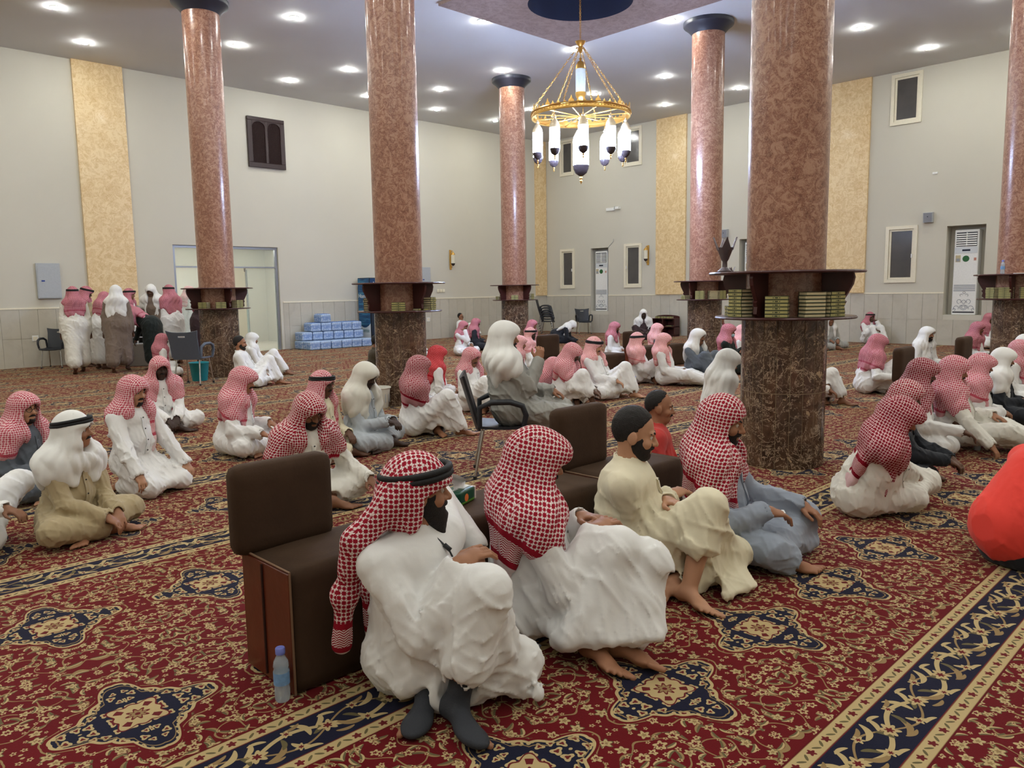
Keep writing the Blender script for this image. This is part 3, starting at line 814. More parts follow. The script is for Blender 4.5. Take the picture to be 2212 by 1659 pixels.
MB().box(.93, .95, -.03, .03, .02, 2.28).build('edge_strip', M_STEEL, lf)
lf = MB().box(0, .95, -.005, .005, .02, 2.28).build('door_leaf', M_GLASS, d, (1.0, .10, 0), math.radians(75))
MB().box(.02, .93, -.007, .007, .05, 1.15).build('frosted_band', M_FROST, lf)
MB().box(0, .16, -.02, .02, 2.2, 2.29).build('hinge_plate', M_STEEL, lf)
# ------------------------------------------------------------------ furniture
def mat_velvet():
    n = NT('brown_velvet', .85, .2); n.bsdf.inputs['Sheen Weight'].default_value = .10; n.bsdf.inputs['Sheen Tint'].default_value = (.6, .42, .3, 1)
    nz = n.noise(n.obj(), 3.5, 4, .6, .6); fine = n.noise(n.obj(), 90, 2)
    n.col(n.mix(nz, srgb(42, 28, 20), srgb(76, 56, 40))); n.bump(fine, .3, .003); return n.mat
def mat_leather():
    n = NT('rust_leather', .35, .4)
    nz = n.noise(n.obj(), 5, 5, .65, .5); n.col(n.mix(nz, srgb(70, 26, 14), srgb(112, 48, 26))); n.bump(n.noise(n.obj(), 14, 4), .25, .006); return n.mat
M_VELVET, M_LEATHER = mat_velvet(), mat_leather()
def cushion(m, x0, x1, y0, y1, z0, z1, b, mi=0):
    """soft box: rounded and slightly puffed"""
    n = 9; V = []; F = []; key = {}
    c = np.array([(x0+x1)/2, (y0+y1)/2, (z0+z1)/2]); hs = np.array([x1-x0, y1-y0, z1-z0])/2
    def vid(i, j, k):
        if (i, j, k) not in key:
            p = np.array([2*i/n-1, 2*j/n-1, 2*k/n-1.0]); q = p*hs; inner = np.clip(q, -(hs-b), hs-b); dd = q-inner; L = np.linalg.norm(dd)
            r = inner+(dd/L*b if L > 1e-9 else 0)
            key[i, j, k] = len(V); V.append(c+r)
        return key[i, j, k]
    for a in range(3):
        for e in (0, n):
            for i in range(n):
                for j in range(n):
                    def P(u, v):
                        t = [u, v]; t.insert(a, e); return vid(*t)
                    q = (P(i, j), P(i+1, j), P(i+1, j+1), P(i, j+1)); flip = (e == 0) ^ (a == 1)
                    F.append(q[::-1] if flip else q)
    m.add(V, F, mi); return m
def bench(x, y, L, rz, label, back=(-.04, .42), depth=.41, h=.52):
    t = thing('floor_bench', label, 'bench', (x, y, 0), rz, 'brown velvet backrest benches')
    o = cushion(MB(), .012, L, 0, depth, .001, h, .025).build('seat_block', M_VELVET, t, smooth=True)
    MB().box(0, .012, .006, depth-.006, .01, h-.012, bev=.003).build('end_panel', M_LEATHER, t)
    MB().tube([(-.003, .22, .03), (-.003, .22, h-.02)], .006, 6).build('panel_seam', plain('seam_dark', (46, 20, 14), .6), t)
    MB().tube([(.006, .003, .01), (.006, .003, h-.004), (.006, depth-.01, h-.004)], .005, 6).build('piping', plain('worn_piping', (120, 92, 70), .7), t)
    if back:
        cushion(MB(), back[0]-.01, back[1], depth-.085, depth+.025, h-.02, h+.37, .045).build('back_cushion', M_VELVET, t, smooth=True)
    return t
bench(1.41, 2.70, 1.98, 0, 'dark brown velvet bench with backrest and rust leather end, nearest to the camera')
bench(3.40, 2.70, .80, 0, 'dark brown velvet bench behind the man in the cream robe')
for px, py, L, lab in ((1162, 724, 1.7, 'brown velvet bench with square backrest among the middle rows'), (1342, 716, 2.0, 'brown velvet bench behind the row of men below the chandelier'),
                       (1936, 752, 1.5, 'brown velvet bench with backrest beside the white-hooded man at right'), (2070, 729, 1.5, 'brown velvet bench partly hidden, far right near the edge')):
    zt_ = .75 if px == 1342 else .89; p = at_z(px, py, zt_); b_ = bench(p[0]+.03, p[1]-.38, L, 0, lab, depth=.40); b_.scale = (zt_/.89,)*3

def mat_chair(name, rgb): return plain(name, rgb, .42, var=.06)
M_CHG, M_CHB = mat_chair('chair_grey', (84, 92, 106)), mat_chair('chair_black', (38, 40, 46))
def slot_panel(P, nu, nv, hole, th):
    """grid panel from P(u,v) with a hole predicate, thickened along +n"""
    V = []; F = []; idx = {}
    def vid(i, j, s):
        if (i, j, s) not in idx:
            p, nrm = P(i/nu, j/nv); idx[i, j, s] = len(V); V.append(p+nrm*(th/2 if s else -th/2))
        return idx[i, j, s]
    keep = {(i, j) for i in range(nu) for j in range(nv) if not hole((i+.5)/nu, (j+.5)/nv)}
    for i, j in keep:
        F.append((vid(i, j, 1), vid(i+1, j, 1), vid(i+1, j+1, 1), vid(i, j+1, 1)))
        F.append((vid(i, j, 0), vid(i, j+1, 0), vid(i+1, j+1, 0), vid(i+1, j, 0)))
        for di, dj, a, b in ((-1, 0, (0, 0), (0, 1)), (1, 0, (1, 1), (1, 0)), (0, -1, (1, 0), (0, 0)), (0, 1, (0, 1), (1, 1))):
            if (i+di, j+dj) not in keep:
                F.append((vid(i+a[0], j+a[1], 1), vid(i+a[0], j+a[1], 0), vid(i+b[0], j+b[1], 0), vid(i+b[0], j+b[1], 1)))
    return V, F
def plastic_chair(x, y, rz, mat, label, group=None, z=0, legs=True):
    """monobloc seat on metal legs; faces +Y"""
    t = thing('plastic_chair', label, 'chair', (x, y, z), rz, group)
    def seat(u, v):
        xx = (u-.5)*.46; yy = -.21+v*.44
        zz = .43+.02*(2*abs(u-.5))**2-.015*math.sin(PI*v)+(-.05*max(0, v-.8)*5*.4)
        return np.array([xx, yy, zz]), np.array([0, 0, 1.0])
    V, F = slot_panel(seat, 10, 10, lambda u, v: False, .022); o = MB().add(V, F).build('seat', mat, t); autosmooth(o, 50)
    def back(u, v):
        wv = .225+.02*v+.035*max(0, v-.75)*4*.5
        xx = (u-.5)*2*wv; zz = .42+v*.44+.03*(2*abs(u-.5))**3*v; yy = -.20-.13*v-.03*(1-(2*u-1)**2)
        return np.array([xx, yy, zz]), np.array([0, 1.0, .25])
    V, F = slot_panel(back, 16, 16, lambda u, v: .36 < u < .64 and .80 < v < .90, .02); autosmooth(MB().add(V, F).build('backrest', mat, t), 50)
    for s in (1, -1):
        pts = [(s*.235, -.20, .45), (s*.25, -.20, .62), (s*.262, -.10, .665), (s*.265, .06, .665), (s*.262, .16, .63), (s*.255, .19, .55), (s*.245, .17, .45)]
        autosmooth(MB().tube(pts, [.02, .024, .026, .026, .026, .024, .022], 8).build('armrest', mat, t), 60)
    if legs:
        for sx in (1, -1):
            for sy in (1, -1):
                lg = MB().tube([(sx*.19, sy*.16-.01, .42), (sx*.22, sy*.20-(.05 if sy < 0 else 0), .012)], .0125, 8).build('leg', M_STEEL, t)
                MB().lathe([(.017, 0.0), (.017, .03)], 8, sx*.22, sy*.20-(.05 if sy < 0 else 0)).build('leg_tip', M_BLACK, lg)
    return t
def face_right(x, y, ang):
    """world heading for an image-relative angle at (x,y): 0 = faces image right, 90 = away, -90 = to camera"""
    return math.atan2(y, x)-PI/2+math.radians(ang)
plastic_chair(4.62, 4.84, math.radians(-42)-PI/2, M_CHB, 'black plastic armchair under the man in grey robe')
plastic_chair(5.66, 13.95, face_right(5.6, 14.1, 62)-PI/2, M_CHG, 'empty blue-grey plastic armchair near the left column').scale = (1.1,)*3
plastic_chair(4.92, 19.85, face_right(5, 20, -165)-PI/2+0.9, M_CHB, 'black plastic chair by the left wall behind the standing man')
stack = (20.7, 19.2)
for i in range(5):
    plastic_chair(stack[0]-.01*i, stack[1]+.02*i, face_right(20, 19, -5)-PI/2, M_CHB, nth(i, 5)+' black plastic chair in the stack in the far corner', 'stacked plastic chairs', z=.085*i)
plastic_chair(21.15, 17.9, face_right(20, 19, -80)-PI/2, M_CHB, 'black plastic chair standing right of the chair stack')

# bookcase by the right wall
t = thing('low_bookcase', 'low dark wooden bookcase with arched back by the right wall', 'bookcase', (21.55, 14.75, 0), -PI/2)
w, hh, dd = .46, .56, .30
MB().box(-w, w, dd/2-.02, dd/2, .001, hh).build('back_panel', M_WOOD, t)
for a in (-w, w-.025, -.0125): MB().box(a, a+.025, -dd/2, dd/2-.02, .001, hh).build('side_panel', M_WOOD, t)
for z in (.03, .30, hh): MB().box(-w, w, -dd/2, dd/2-.021, z, z+.02).build('shelf', M_WOOD, t)
MB().prism([(-w, hh), (w, hh), (w, hh+.07)]+[(w*math.cos(a), hh+.07+.06*math.sin(a)) for a in np.linspace(.2, PI-.2, 9)]+[(-w, hh+.07)], dd/2-.02, dd/2, 'y').build('arched_top', M_WOOD, t)
for i in range(9):
    sx = -.30+.23*(i % 3); zz = (hh+.0205 if i < 6 else .3205)+.0305*((i//3) % 2 if i < 6 else 0)
    book(21.55+.0, 14.75-sx, zz, PI, ('upper' if 3 <= i < 6 else 'lower' if i < 3 else 'shelved')+' book at the '+['left', 'middle', 'right'][i % 3]+' of the low bookcase', 'books on the low bookcase')

# drink cooler
def text_part(s, size, loc, rot, mat, name, parent, ext=.001):
    c = bpy.data.curves.new(name, 'FONT'); c.body = s; c.size = size; c.extrude = ext
    o = bpy.data.objects.new(name, c); COL.objects.link(o)
    me = bpy.data.meshes.new_from_object(o.evaluated_get(bpy.context.evaluated_depsgraph_get())); bpy.data.objects.remove(o)
    me.materials.clear(); me.materials.append(mat); q = link(name, me, parent, loc); q.rotation_euler = rot; return q
def cooler():
    t = thing('drink_cooler', 'tall blue and black drink cooler against the left wall', 'cooler', (13.42, Y1-.70, 0))
    W, D, Hh = .78, .62, 2.02
    MB().box(0, W, 0, D, .02, Hh, bev=.01).build('body', M_BLACK, t)
    n = NT('cooler_print', .35, .4); g = n.obj(); x, y, z = n.xyz(g)
    wv = n.noise(n.vec(x*.4, y*.4, z*3.0), 3.0, 4, .6, .8)
    sea = n.ramp(wv, [(.3, srgb(10, 40, 80)), (.5, srgb(24, 84, 130)), (.62, srgb(60, 130, 165)), (.72, srgb(20, 70, 120))])
    arc = ((y-.31)*(y-.31)*1.4+.52)
    n.col(n.mix(z.lt(arc), sea, srgb(222, 228, 230)))
    MB().box(-.004, -.0005, .01, D-.01, .05, Hh-.02).build('side_print', n.mat, t)
    MB().box(.02, W-.02, -.03, -.001, .30, 1.60, bev=.006).build('glass_door', plain('cooler_glass', (38, 50, 66), .12), t)
    MB().box(.01, W-.01, -.03, -.001, 1.62, 2.0, bev=.006).build('header_sign', plain('header_blue', (26, 62, 104), .3), t)
    MB().box(.02, W-.02, -.02, -.001, .05, .28).build('kick_plate', M_BLACK, t)
    def txt(s, size, loc, rot, mat, name): text_part(s, size, loc, rot, mat, name, t)
    txt('KI', .26, (.10, -.033, 1.72), (PI/2, 0, 0), M_WHITE, 'sign_text')
    txt('Hisense', .17, (-.006, D-.02, .38), (PI/2, 0, -PI/2), plain('teal_text', (20, 110, 120), .5), 'side_text')
    txt('Hisense', .17, (-.006, D-.02, 1.42), (PI/2, 0, -PI/2), M_WHITE, 'side_text')
cooler()
# shrink-wrapped water packs
def mat_pack():
    n = NT('shrink_wrap', .25, .5); g = n.obj(); x, y, z = n.xyz(g)
    bot = ((x*2*PI/.065).sin()*(y*2*PI/.065).sin()).abs()
    lab = (z-.12).abs().lt(.05)
    col = n.mix(bot, srgb(112, 142, 190), srgb(196, 214, 236))
    col = n.mix(lab*0.55, col, srgb(96, 130, 190)); col = n.mix(n.noise(g, 24, 3, .6, 1.5).gt(.58)*.6, col, srgb(222, 234, 244))
    n.col(col); n.bump(n.noise(g, 26, 3, .6, 1.0), .5, .01); return n.mat
M_PACK = mat_pack()
pk = cushion(MB(), -.16, .16, -.22, .22, .001, .24, .03).mesh('wrap', M_PACK, True)
pcap = MB()
for i in range(4):
    for j in range(5): pcap.lathe([(.014, .235), (.014, .252), (.001, .254)], 8, -.12+i*.08, -.17+j*.085, caps=False)
pcap = pcap.mesh('cap_row', plain('cap_blue', (90, 130, 200), .4))
rows = [(0, 6, 11.30, .345), (1, 6, 11.33, .345), (2, 5, 11.62, .345), (3, 1, 11.95, .345)]
for lv, n_, xs, st_ in rows:
    for i in range(n_):
        for jy in range(2 if lv < 1 else 1):
            t = thing('water_pack', ['first', 'second', 'third', 'fourth', 'fifth', 'sixth'][i]+' water pack from the left, '+['bottom', 'second', 'third', 'top'][lv]+' tier'+(' front row' if jy else ' by the wall' if lv < 1 else ''), 'water pack',
                      (xs+i*st_+random.uniform(-.006, .006), Y1-.40-jy*.46, lv*.245), 0, 'pile of water packs')
            link('wrap', pk, t)
            if lv == 3 or (lv == 2): link('cap_row', pcap, t)['kind'] = 'stuff'

# bins, bottles, tissue box, phones
M_TEAL = plain('teal_plastic', (38, 140, 150), .4)
t = thing('waste_bin', 'teal plastic bucket under the empty grey chair', 'bin', (5.95, 14.42, 0))
autosmooth(MB().lathe([(.13, 0.001), (.135, .01), (.175, .33), (.185, .34), (.165, .34), (.125, .02)], 24, caps=True).build('bucket', M_TEAL, t))
MB().tube([(.182*math.cos(a), .182*math.sin(a), .338) for a in np.linspace(0, 2*PI, 24, endpoint=False)], .008, 6, closed=True).build('rim', M_TEAL, t)
pb = at_z(828, 866); t = thing('waste_basket', 'white slotted plastic basket beside the middle column', 'basket', (pb[0]-.42, pb[1]-.52, 0))
M_BASK = plain('white_basket', (220, 218, 208), .5)
autosmooth(MB().lathe([(.11, 0.001), (.115, .01), (.15, .28), (.142, .28), (.105, .02)], 24).build('tub', M_BASK, t))
MB().tube([(.153*math.cos(a), .153*math.sin(a), .282) for a in np.linspace(0, 2*PI, 24, endpoint=False)], .010, 6, closed=True).build('rim', M_BASK, t)
for i in range(16):
    a = 2*PI*i/16; MB().box(-.006, .006, -.002, .002, .08, .2).build('slot', M_GREYBOX, t, (.138*math.cos(a), .138*math.sin(a), 0), a+PI/2)
M_BOT = mat_glass('bottle_plastic', (205, 222, 235), .38, .08); M_LAB = plain('bottle_label', (120, 160, 205), .5, var=.3, scale=60); M_CAPB = plain('cap_lilac', (118, 128, 206), .4)
def bottle(x, y, z, label):
    t = thing('water_bottle', label, 'bottle', (x, y, z), 0, 'small water bottles')
    autosmooth(MB().lathe([(.026, .001), (.030, .008), (.031, .05), (.029, .06), (.031, .07), (.031, .125), (.028, .135), (.031, .145), (.028, .165), (.014, .19), (.0135, .20)], 20).build('body', M_BOT, t))
    autosmooth(MB().lathe([(.0318, .072), (.0318, .122)], 20, caps=False).build('label_band', M_LAB, t))
    autosmooth(MB().lathe([(.0185, .193), (.019, .198), (.019, .216), (.017, .219)], 16).build('cap', M_CAPB, t))
p = at_z(611, 1512); bottle(p[0], p[1], 0, 'small water bottle with lilac cap on the carpet beside the bench end')
p = at_z(2111, 972); bottle(p[0], p[1], 0, 'small water bottle with lilac cap on the carpet at right before the seated row')
p = at_z(1797, 866); bottle(p[0], p[1], 0, 'small water bottle beside the nearest column base')
p = at_z(1371, 842); bottle(p[0], p[1], 0, 'small water bottle before the old man with a phone')
p = at_z(1453, 818); bottle(p[0], p[1], 0, 'small water bottle behind the row of men in the middle')
bottle(14.85-.57, 3.3+.12, 1.722, 'water bottle standing on the shelf at the right edge')
def tissue():
    p = at_z(990, 1082, .53); t = thing('tissue_box', 'green soft pack of tissues lying on the bench top', 'tissue pack', (p[0], p[1], .521), .35)
    n = NT('tissue_green', .3, .4); g = n.obj(); x, y, z = n.xyz(g)
    col = n.mix(z.lt(.018), srgb(18, 70, 52), srgb(90, 150, 50))
    fl = ((x+.01)*(x+.01)+(z-.035)*(z-.035)).sqrt(); col = n.mix(fl.lt(.02)*y.lt(-.03), col, srgb(232, 120, 60))
    n.col(col)
    cushion(MB(), -.085, .085, -.055, .055, 0, .075, .012).build('wrapper', n.mat, t, smooth=True)
    MB().box(.086, .098, -.052, .052, .003, .072, bev=.004).build('tissue_end', plain('tissue_pink', (232, 214, 208), .9), t)
    MB().box(.0, .08, -.03, .03, .0755, .0765).build('print_panel', M_WHITE, t)
    text_part('Fine', .03, (-.06, -.012, .0765), (0, 0, 0), M_WHITE, 'print_text', t, .0004)
    V = []; F = []; nu, nv = 8, 8
    for i in range(nu+1):
        for j in range(nv+1):
            u, v = i/nu, j/nv
            V.append((-.05+.115*u+.02*math.sin(5*v), (.012+.03*v)*math.sin(6*u+2*v)*(.4+v), .074+.085*v*(1-.55*u*v)+.012*math.sin(9*u)*v))
    for i in range(nu):
        for j in range(nv): a = i*(nv+1)+j; F.append((a, a+nv+1, a+nv+2, a+1))
    MB().add(V, F).build('tissue_sheet', plain('tissue_white', (240, 240, 240), .9), t, smooth=True)
tissue()
# ------------------------------------------------------------------ figure builder: distance fields meshed with surface nets
f32 = np.float32
def V3(*a): return np.array(a, float)
def unit(v): v = np.asarray(v, float); return v/(np.linalg.norm(v)+1e-12)
def rotm(yaw=0, pitch=0, roll=0):
    """local axes x right, y forward, z up; yaw>0 turns to own left, pitch>0 looks down, roll>0 tips to own right (degrees)"""
    y, p, r = map(math.radians, (yaw, -pitch, roll))
    Rz = np.array([[math.cos(y), -math.sin(y), 0], [math.sin(y), math.cos(y), 0], [0, 0, 1]])
    Rx = np.array([[1, 0, 0], [0, math.cos(p), -math.sin(p)], [0, math.sin(p), math.cos(p)]])
    Ry = np.array([[math.cos(r), 0, math.sin(r)], [0, 1, 0], [-math.sin(r), 0, math.cos(r)]])
    return Rz@Rx@Ry
class Field:
    BIG = 0.25
    def __init__(s, lo, hi, h):
        s.h = h; s.lo = np.array(lo, float); s.n = np.ceil((np.array(hi)-s.lo)/h).astype(int)+1
        s.D = np.full(s.n, s.BIG, f32)
        s.ax = [(s.lo[i]+h*np.arange(s.n[i])).astype(f32) for i in range(3)]
    def _blk(s, lo, hi, m):
        a = np.clip(np.floor((np.array(lo)-m-s.lo)/s.h).astype(int), 0, s.n); b = np.clip(np.ceil((np.array(hi)+m-s.lo)/s.h).astype(int)+1, 0, s.n)
        sl = tuple(slice(i, j) for i, j in zip(a, b))
        return sl, s.ax[0][sl[0]][:, None, None], s.ax[1][sl[1]][None, :, None], s.ax[2][sl[2]][None, None, :]
    def add(s, prim, k=0.03):
        fn, lo, hi = prim; sl, x, y, z = s._blk(lo, hi, k+2.5*s.h)
        if 0 in s.D[sl].shape: return
        d = fn(x, y, z).astype(f32); a = s.D[sl]
        if k > 0:
            hh = np.maximum(k-np.abs(a-d), 0)/k; s.D[sl] = np.minimum(a, d)-hh*hh*(k*0.25)
        else: s.D[sl] = np.minimum(a, d)
    def sub(s, prim, k=0.008):
        fn, lo, hi = prim; sl, x, y, z = s._blk(lo, hi, k+2.5*s.h)
        if 0 in s.D[sl].shape: return
        d = -fn(x, y, z).astype(f32); a = s.D[sl]
        hh = np.maximum(k-np.abs(a-d), 0)/k; s.D[sl] = np.maximum(a, d)+hh*hh*(k*0.25)
    def inter(s, fn):
        d = fn(s.ax[0][:, None, None], s.ax[1][None, :, None], s.ax[2][None, None, :]); s.D = np.maximum(s.D, np.broadcast_to(d, s.D.shape).astype(f32))
    def warp(s, fn, band=0.05):
        m = np.abs(s.D) < band; i, j, k = np.nonzero(m)
        s.D[m] += fn(s.ax[0][i], s.ax[1][j], s.ax[2][k]).astype(f32)
    def mesh(s):
        D = s.D; S = D < 0
        D[0] = D[-1] = s.BIG; D[:, 0] = D[:, -1] = s.BIG; D[:, :, 0] = D[:, :, -1] = s.BIG; S = D < 0
        C = np.zeros(np.array(D.shape)-1, np.uint8)
        off = [(i, j, k) for i in (0, 1) for j in (0, 1) for k in (0, 1)]
        n0, n1, n2 = C.shape
        for i, j, k in off: C += S[i:i+n0, j:j+n1, k:k+n2]
        act = (C > 0) & (C < 8); I, J, K = np.nonzero(act)
        if len(I) == 0: return np.zeros((0, 3)), np.zeros((0, 4), int)
        val = np.stack([D[I+i, J+j, K+k] for i, j, k in off], 1)
        P = np.zeros((len(I), 3)); cnt = np.zeros(len(I)); o = np.array(off, float)
        for a in range(8):
            for b in range(a+1, 8):
                if np.abs(o[a]-o[b]).sum() != 1: continue
                m = (val[:, a] < 0) != (val[:, b] < 0); t = val[m, a]/(val[m, a]-val[m, b]+1e-12)
                P[m] += o[a]+t[:, None]*(o[b]-o[a]); cnt[m] += 1
        P = P/cnt[:, None]; P = s.lo+s.h*(P+np.stack([I, J, K], 1))
        idx = np.full(C.shape, -1, np.int32); idx[I, J, K] = np.arange(len(I))
        F = []
        for ax in range(3):
            sl0 = [slice(None)]*3; sl1 = [slice(None)]*3; sl0[ax] = slice(0, -1); sl1[ax] = slice(1, None)
            A, B = S[tuple(sl0)], S[tuple(sl1)]; e = np.nonzero(A != B); ins = A[e]
            u, v = (ax+1) % 3, (ax+2) % 3
            q = []
            for du, dv in ((0, 0), (1, 0), (1, 1), (0, 1)):
                c = [e[0].copy(), e[1].copy(), e[2].copy()]; c[u] -= 1-du; c[v] -= 1-dv; q.append(idx[tuple(c)])
            q = np.stack(q, 1); q[~ins] = q[~ins][:, ::-1]; F.append(q)
        F = np.concatenate(F); return P, F[(F >= 0).all(1)]
def rc(a, b, ra, rb=None):
    rb = ra if rb is None else rb; a = np.asarray(a, float); b = np.asarray(b, float); ba = b-a; L = float(ba@ba)+1e-12
    def fn(x, y, z):
        px, py, pz = x-f32(a[0]), y-f32(a[1]), z-f32(a[2])
        t = np.clip((px*f32(ba[0])+py*f32(ba[1])+pz*f32(ba[2]))/f32(L), 0, 1)
        return np.sqrt((px-t*f32(ba[0]))**2+(py-t*f32(ba[1]))**2+(pz-t*f32(ba[2]))**2)-(f32(ra)+t*f32(rb-ra))
    r = max(ra, rb); return fn, np.minimum(a, b)-r, np.maximum(a, b)+r
def ell(c, r, R=None):
    c = np.asarray(c, float); r = np.asarray(r, float); R = np.eye(3) if R is None else R
    def fn(x, y, z):
        p = (x-f32(c[0]), y-f32(c[1]), z-f32(c[2]))
        q = [p[0]*f32(R[0, i])+p[1]*f32(R[1, i])+p[2]*f32(R[2, i]) for i in range(3)]
        k0 = np.sqrt(sum((q[i]/f32(r[i]))**2 for i in range(3))); k1 = np.sqrt(sum((q[i]/f32(r[i]*r[i]))**2 for i in range(3)))+f32(1e-6)
        return k0*(k0-1)/k1
    e = np.sqrt(((R*r[None, :])**2).sum(1)); return fn, c-e, c+e
def tri(a, b, c, th):
    a, b, c = (np.asarray(v, float) for v in (a, b, c)); ba, cb, ac = b-a, c-b, a-c; nor = np.cross(ba, ac)
    def fn(x, y, z):
        P = [np.stack(np.broadcast_arrays(x-f32(v[0]), y-f32(v[1]), z-f32(v[2])), -1) for v in (a, b, c)]
        s = sum(np.sign(P[i]@np.cross(e, nor).astype(f32)) for i, e in ((0, ba), (1, cb), (2, ac)))
        ed = None
        for i, e in ((0, ba), (1, cb), (2, ac)):
            t = np.clip(P[i]@e.astype(f32)/f32(e@e+1e-12), 0, 1); d = ((P[i]-t[..., None]*e.astype(f32))**2).sum(-1); ed = d if ed is None else np.minimum(ed, d)
        pl = (P[0]@nor.astype(f32))**2/f32(nor@nor+1e-12)
        return np.sqrt(np.where(s < 2, ed, pl))-f32(th)
    m = np.stack([a, b, c]); return fn, m.min(0)-th, m.max(0)+th
class Wrinkle:
    """crease-like displacement made of warped sines"""
    def __init__(s, seed, freq, amp, along=None, n=4):
        g = np.random.RandomState(seed); s.amp = amp; s.t = []; al = None if along is None else unit(along)
        for i in range(n):
            d = g.normal(size=3)
            if al is not None: d = d-al*(d@al)*.88
            d = d/np.linalg.norm(d)*freq*(0.7+0.7*i/n)
            w = g.normal(size=3)*freq*0.35; s.t.append((d, w, g.rand()*6.3, g.rand()*6.3))
    def __call__(s, x, y, z):
        o = 0
        for d, w, p, q in s.t:
            r = 1-np.abs(np.sin(d[0]*x+d[1]*y+d[2]*z+p+1.3*np.sin(w[0]*x+w[1]*y+w[2]*z+q))); m = .5+.5*np.sin(w[1]*x+w[2]*y+w[0]*z*1.3+q*2)
            o = o+(r*r*r*m-0.09)
        return -o*(s.amp*2.2/len(s.t)**.5)
def to_mesh(name, P, F, mat, uv=None, hem=None):
    me = bpy.data.meshes.new(name); n, m = len(P), len(F)
    me.vertices.add(n); me.vertices.foreach_set('co', P.astype(f32).ravel())
    me.loops.add(m*4); me.loops.foreach_set('vertex_index', F.astype(np.int32).ravel())
    me.polygons.add(m); me.polygons.foreach_set('loop_start', np.arange(0, m*4, 4, dtype=np.int32))
    try: me.polygons.foreach_set('loop_total', np.full(m, 4, np.int32))
    except Exception: pass
    me.update(calc_edges=True); me.materials.append(mat)
    me.polygons.foreach_set('use_smooth', np.ones(m, bool))
    if uv is not None:
        l = me.uv_layers.new(name='cloth'); l.data.foreach_set('uv', uv.astype(f32).ravel())
    if hem is not None:
        a = me.attributes.new('hem', 'FLOAT', 'POINT'); a.data.foreach_set('value', hem.astype(f32))
    me.validate()
    return me
def box_uv(P, F, R, c):
    """cloth coordinates: nearest-axis projection in the head frame, continuous over the top"""
    Q = (P-c)@R; A = Q[F]; nrm = np.cross(A[:, 2]-A[:, 0], A[:, 3]-A[:, 1]); nrm /= np.linalg.norm(nrm, axis=1)[:, None]+1e-9
    ctr = A.mean(1); r = ctr*np.array([1.0, .8, 1.0]); w = np.abs(nrm)*0.6+np.abs(r/(np.linalg.norm(r, axis=1)[:, None]+1e-9))*0.4
    w[:, 2] *= np.where(ctr[:, 2] > 0.03, 1.0, 0.55)
    ax = w.argmax(1); uv = np.zeros((len(F), 4, 2))
    for a, (i, j) in enumerate(((1, 2), (0, 2), (0, 1))):
        m = ax == a; uv[m] = A[m][:, :, [i, j]]
    return uv.reshape(-1, 2)
# ---- cloth, skin and hair materials
def mat_cloth(name, rgb, rough=.8, weave=True):
    if name in MATS: return MATS[name]
    n = NT(name, rough, .2); n.bsdf.inputs['Sheen Weight'].default_value = .12; c = srgb(*rgb); g = n.obj()
    nz = n.noise(g, 6, 3); n.col(n.mix(nz, tuple(v*.93 for v in c[:3]), tuple(min(1, v*1.03) for v in c[:3])))
    x, y, z = n.xyz(g); v = n.vec(x*1.3, (y+z)*.95, (y-z)*.30)
    c1 = (n.noise(v, 3.2, 1, .4, .5)*26).sin(); m1 = (n.noise(g, 3.5, 1)-.35)*2.2; c3 = n.noise(g, 40, 3, .55, .6)
    n.bump(c1*m1.clamp()*.5+c3*.10, .5, .010); MATS[name] = n.mat; return n.mat
def mat_check(name, red, white, pitch, border=True):
    if name in MATS: return MATS[name]
    n = NT(name, .85, .15); uvn = n.node('ShaderNodeUVMap'); uvn.uv_map = 'cloth'
    nz = n.noise(n.obj(), 9, 2, color=True); wx, wy, _ = n.xyz(nz)
    u, v, _ = n.xyz(uvn.outputs[0]); u = u+(wx-.5)*.012; v = v+(wy-.5)*.012
    fu, fv = (u/pitch).mod(1.0)-.5, (v/pitch).mod(1.0)-.5
    par = ((u/pitch).floor()+(v/pitch).floor()).mod(2.0)
    dot = fu.abs().max(fv.abs()).lt(par*.10+.30)
    lk = fu.abs().min(fv.abs()).lt(.07)*fu.abs().max(fv.abs()).gt(.0)
    R_, W_ = srgb(*red), srgb(*white)
    col = n.mix(dot.max(lk), W_, R_)
    if border:
        at = n.node('ShaderNodeAttribute'); at.attribute_name = 'hem'; h = X(n, at.outputs['Fac'])
        zz = ((v/(pitch*.55))+((u/(pitch*.9)).ping(1.0))*1.0).mod(1.0).lt(.5)
        fine = n.mix(zz, W_, R_)
        col = n.mix(h.lt(.135), col, R_); col = n.mix(h.lt(.112), col, fine); col = n.mix(h.lt(.042), col, R_); col = n.mix(h.lt(.018), col, W_)
    n.col(col); n.bump(n.noise(n.obj(), 24, 3, .55, .8), .3, .008); MATS[name] = n.mat; return n.mat
SCARF = {'red': lambda: mat_check('scarf_red', (150, 22, 42), (226, 206, 204), .0165), 'deep': lambda: mat_check('scarf_deep', (128, 14, 34), (212, 176, 178), .0165),
         'pink': lambda: mat_check('scarf_pink', (186, 76, 92), (234, 206, 206), .0165), 'rose': lambda: mat_check('scarf_rose', (166, 80, 96), (210, 156, 162), .0165),
         'bright': lambda: mat_check('scarf_bright', (176, 24, 40), (214, 110, 112), .0165), 'pale': lambda: mat_check('scarf_pale', (222, 134, 138), (242, 214, 210), .0165),
         'white': lambda: mat_cloth('scarf_white', (232, 230, 226)), 'offwhite': lambda: mat_cloth('scarf_offwhite', (216, 212, 200))}
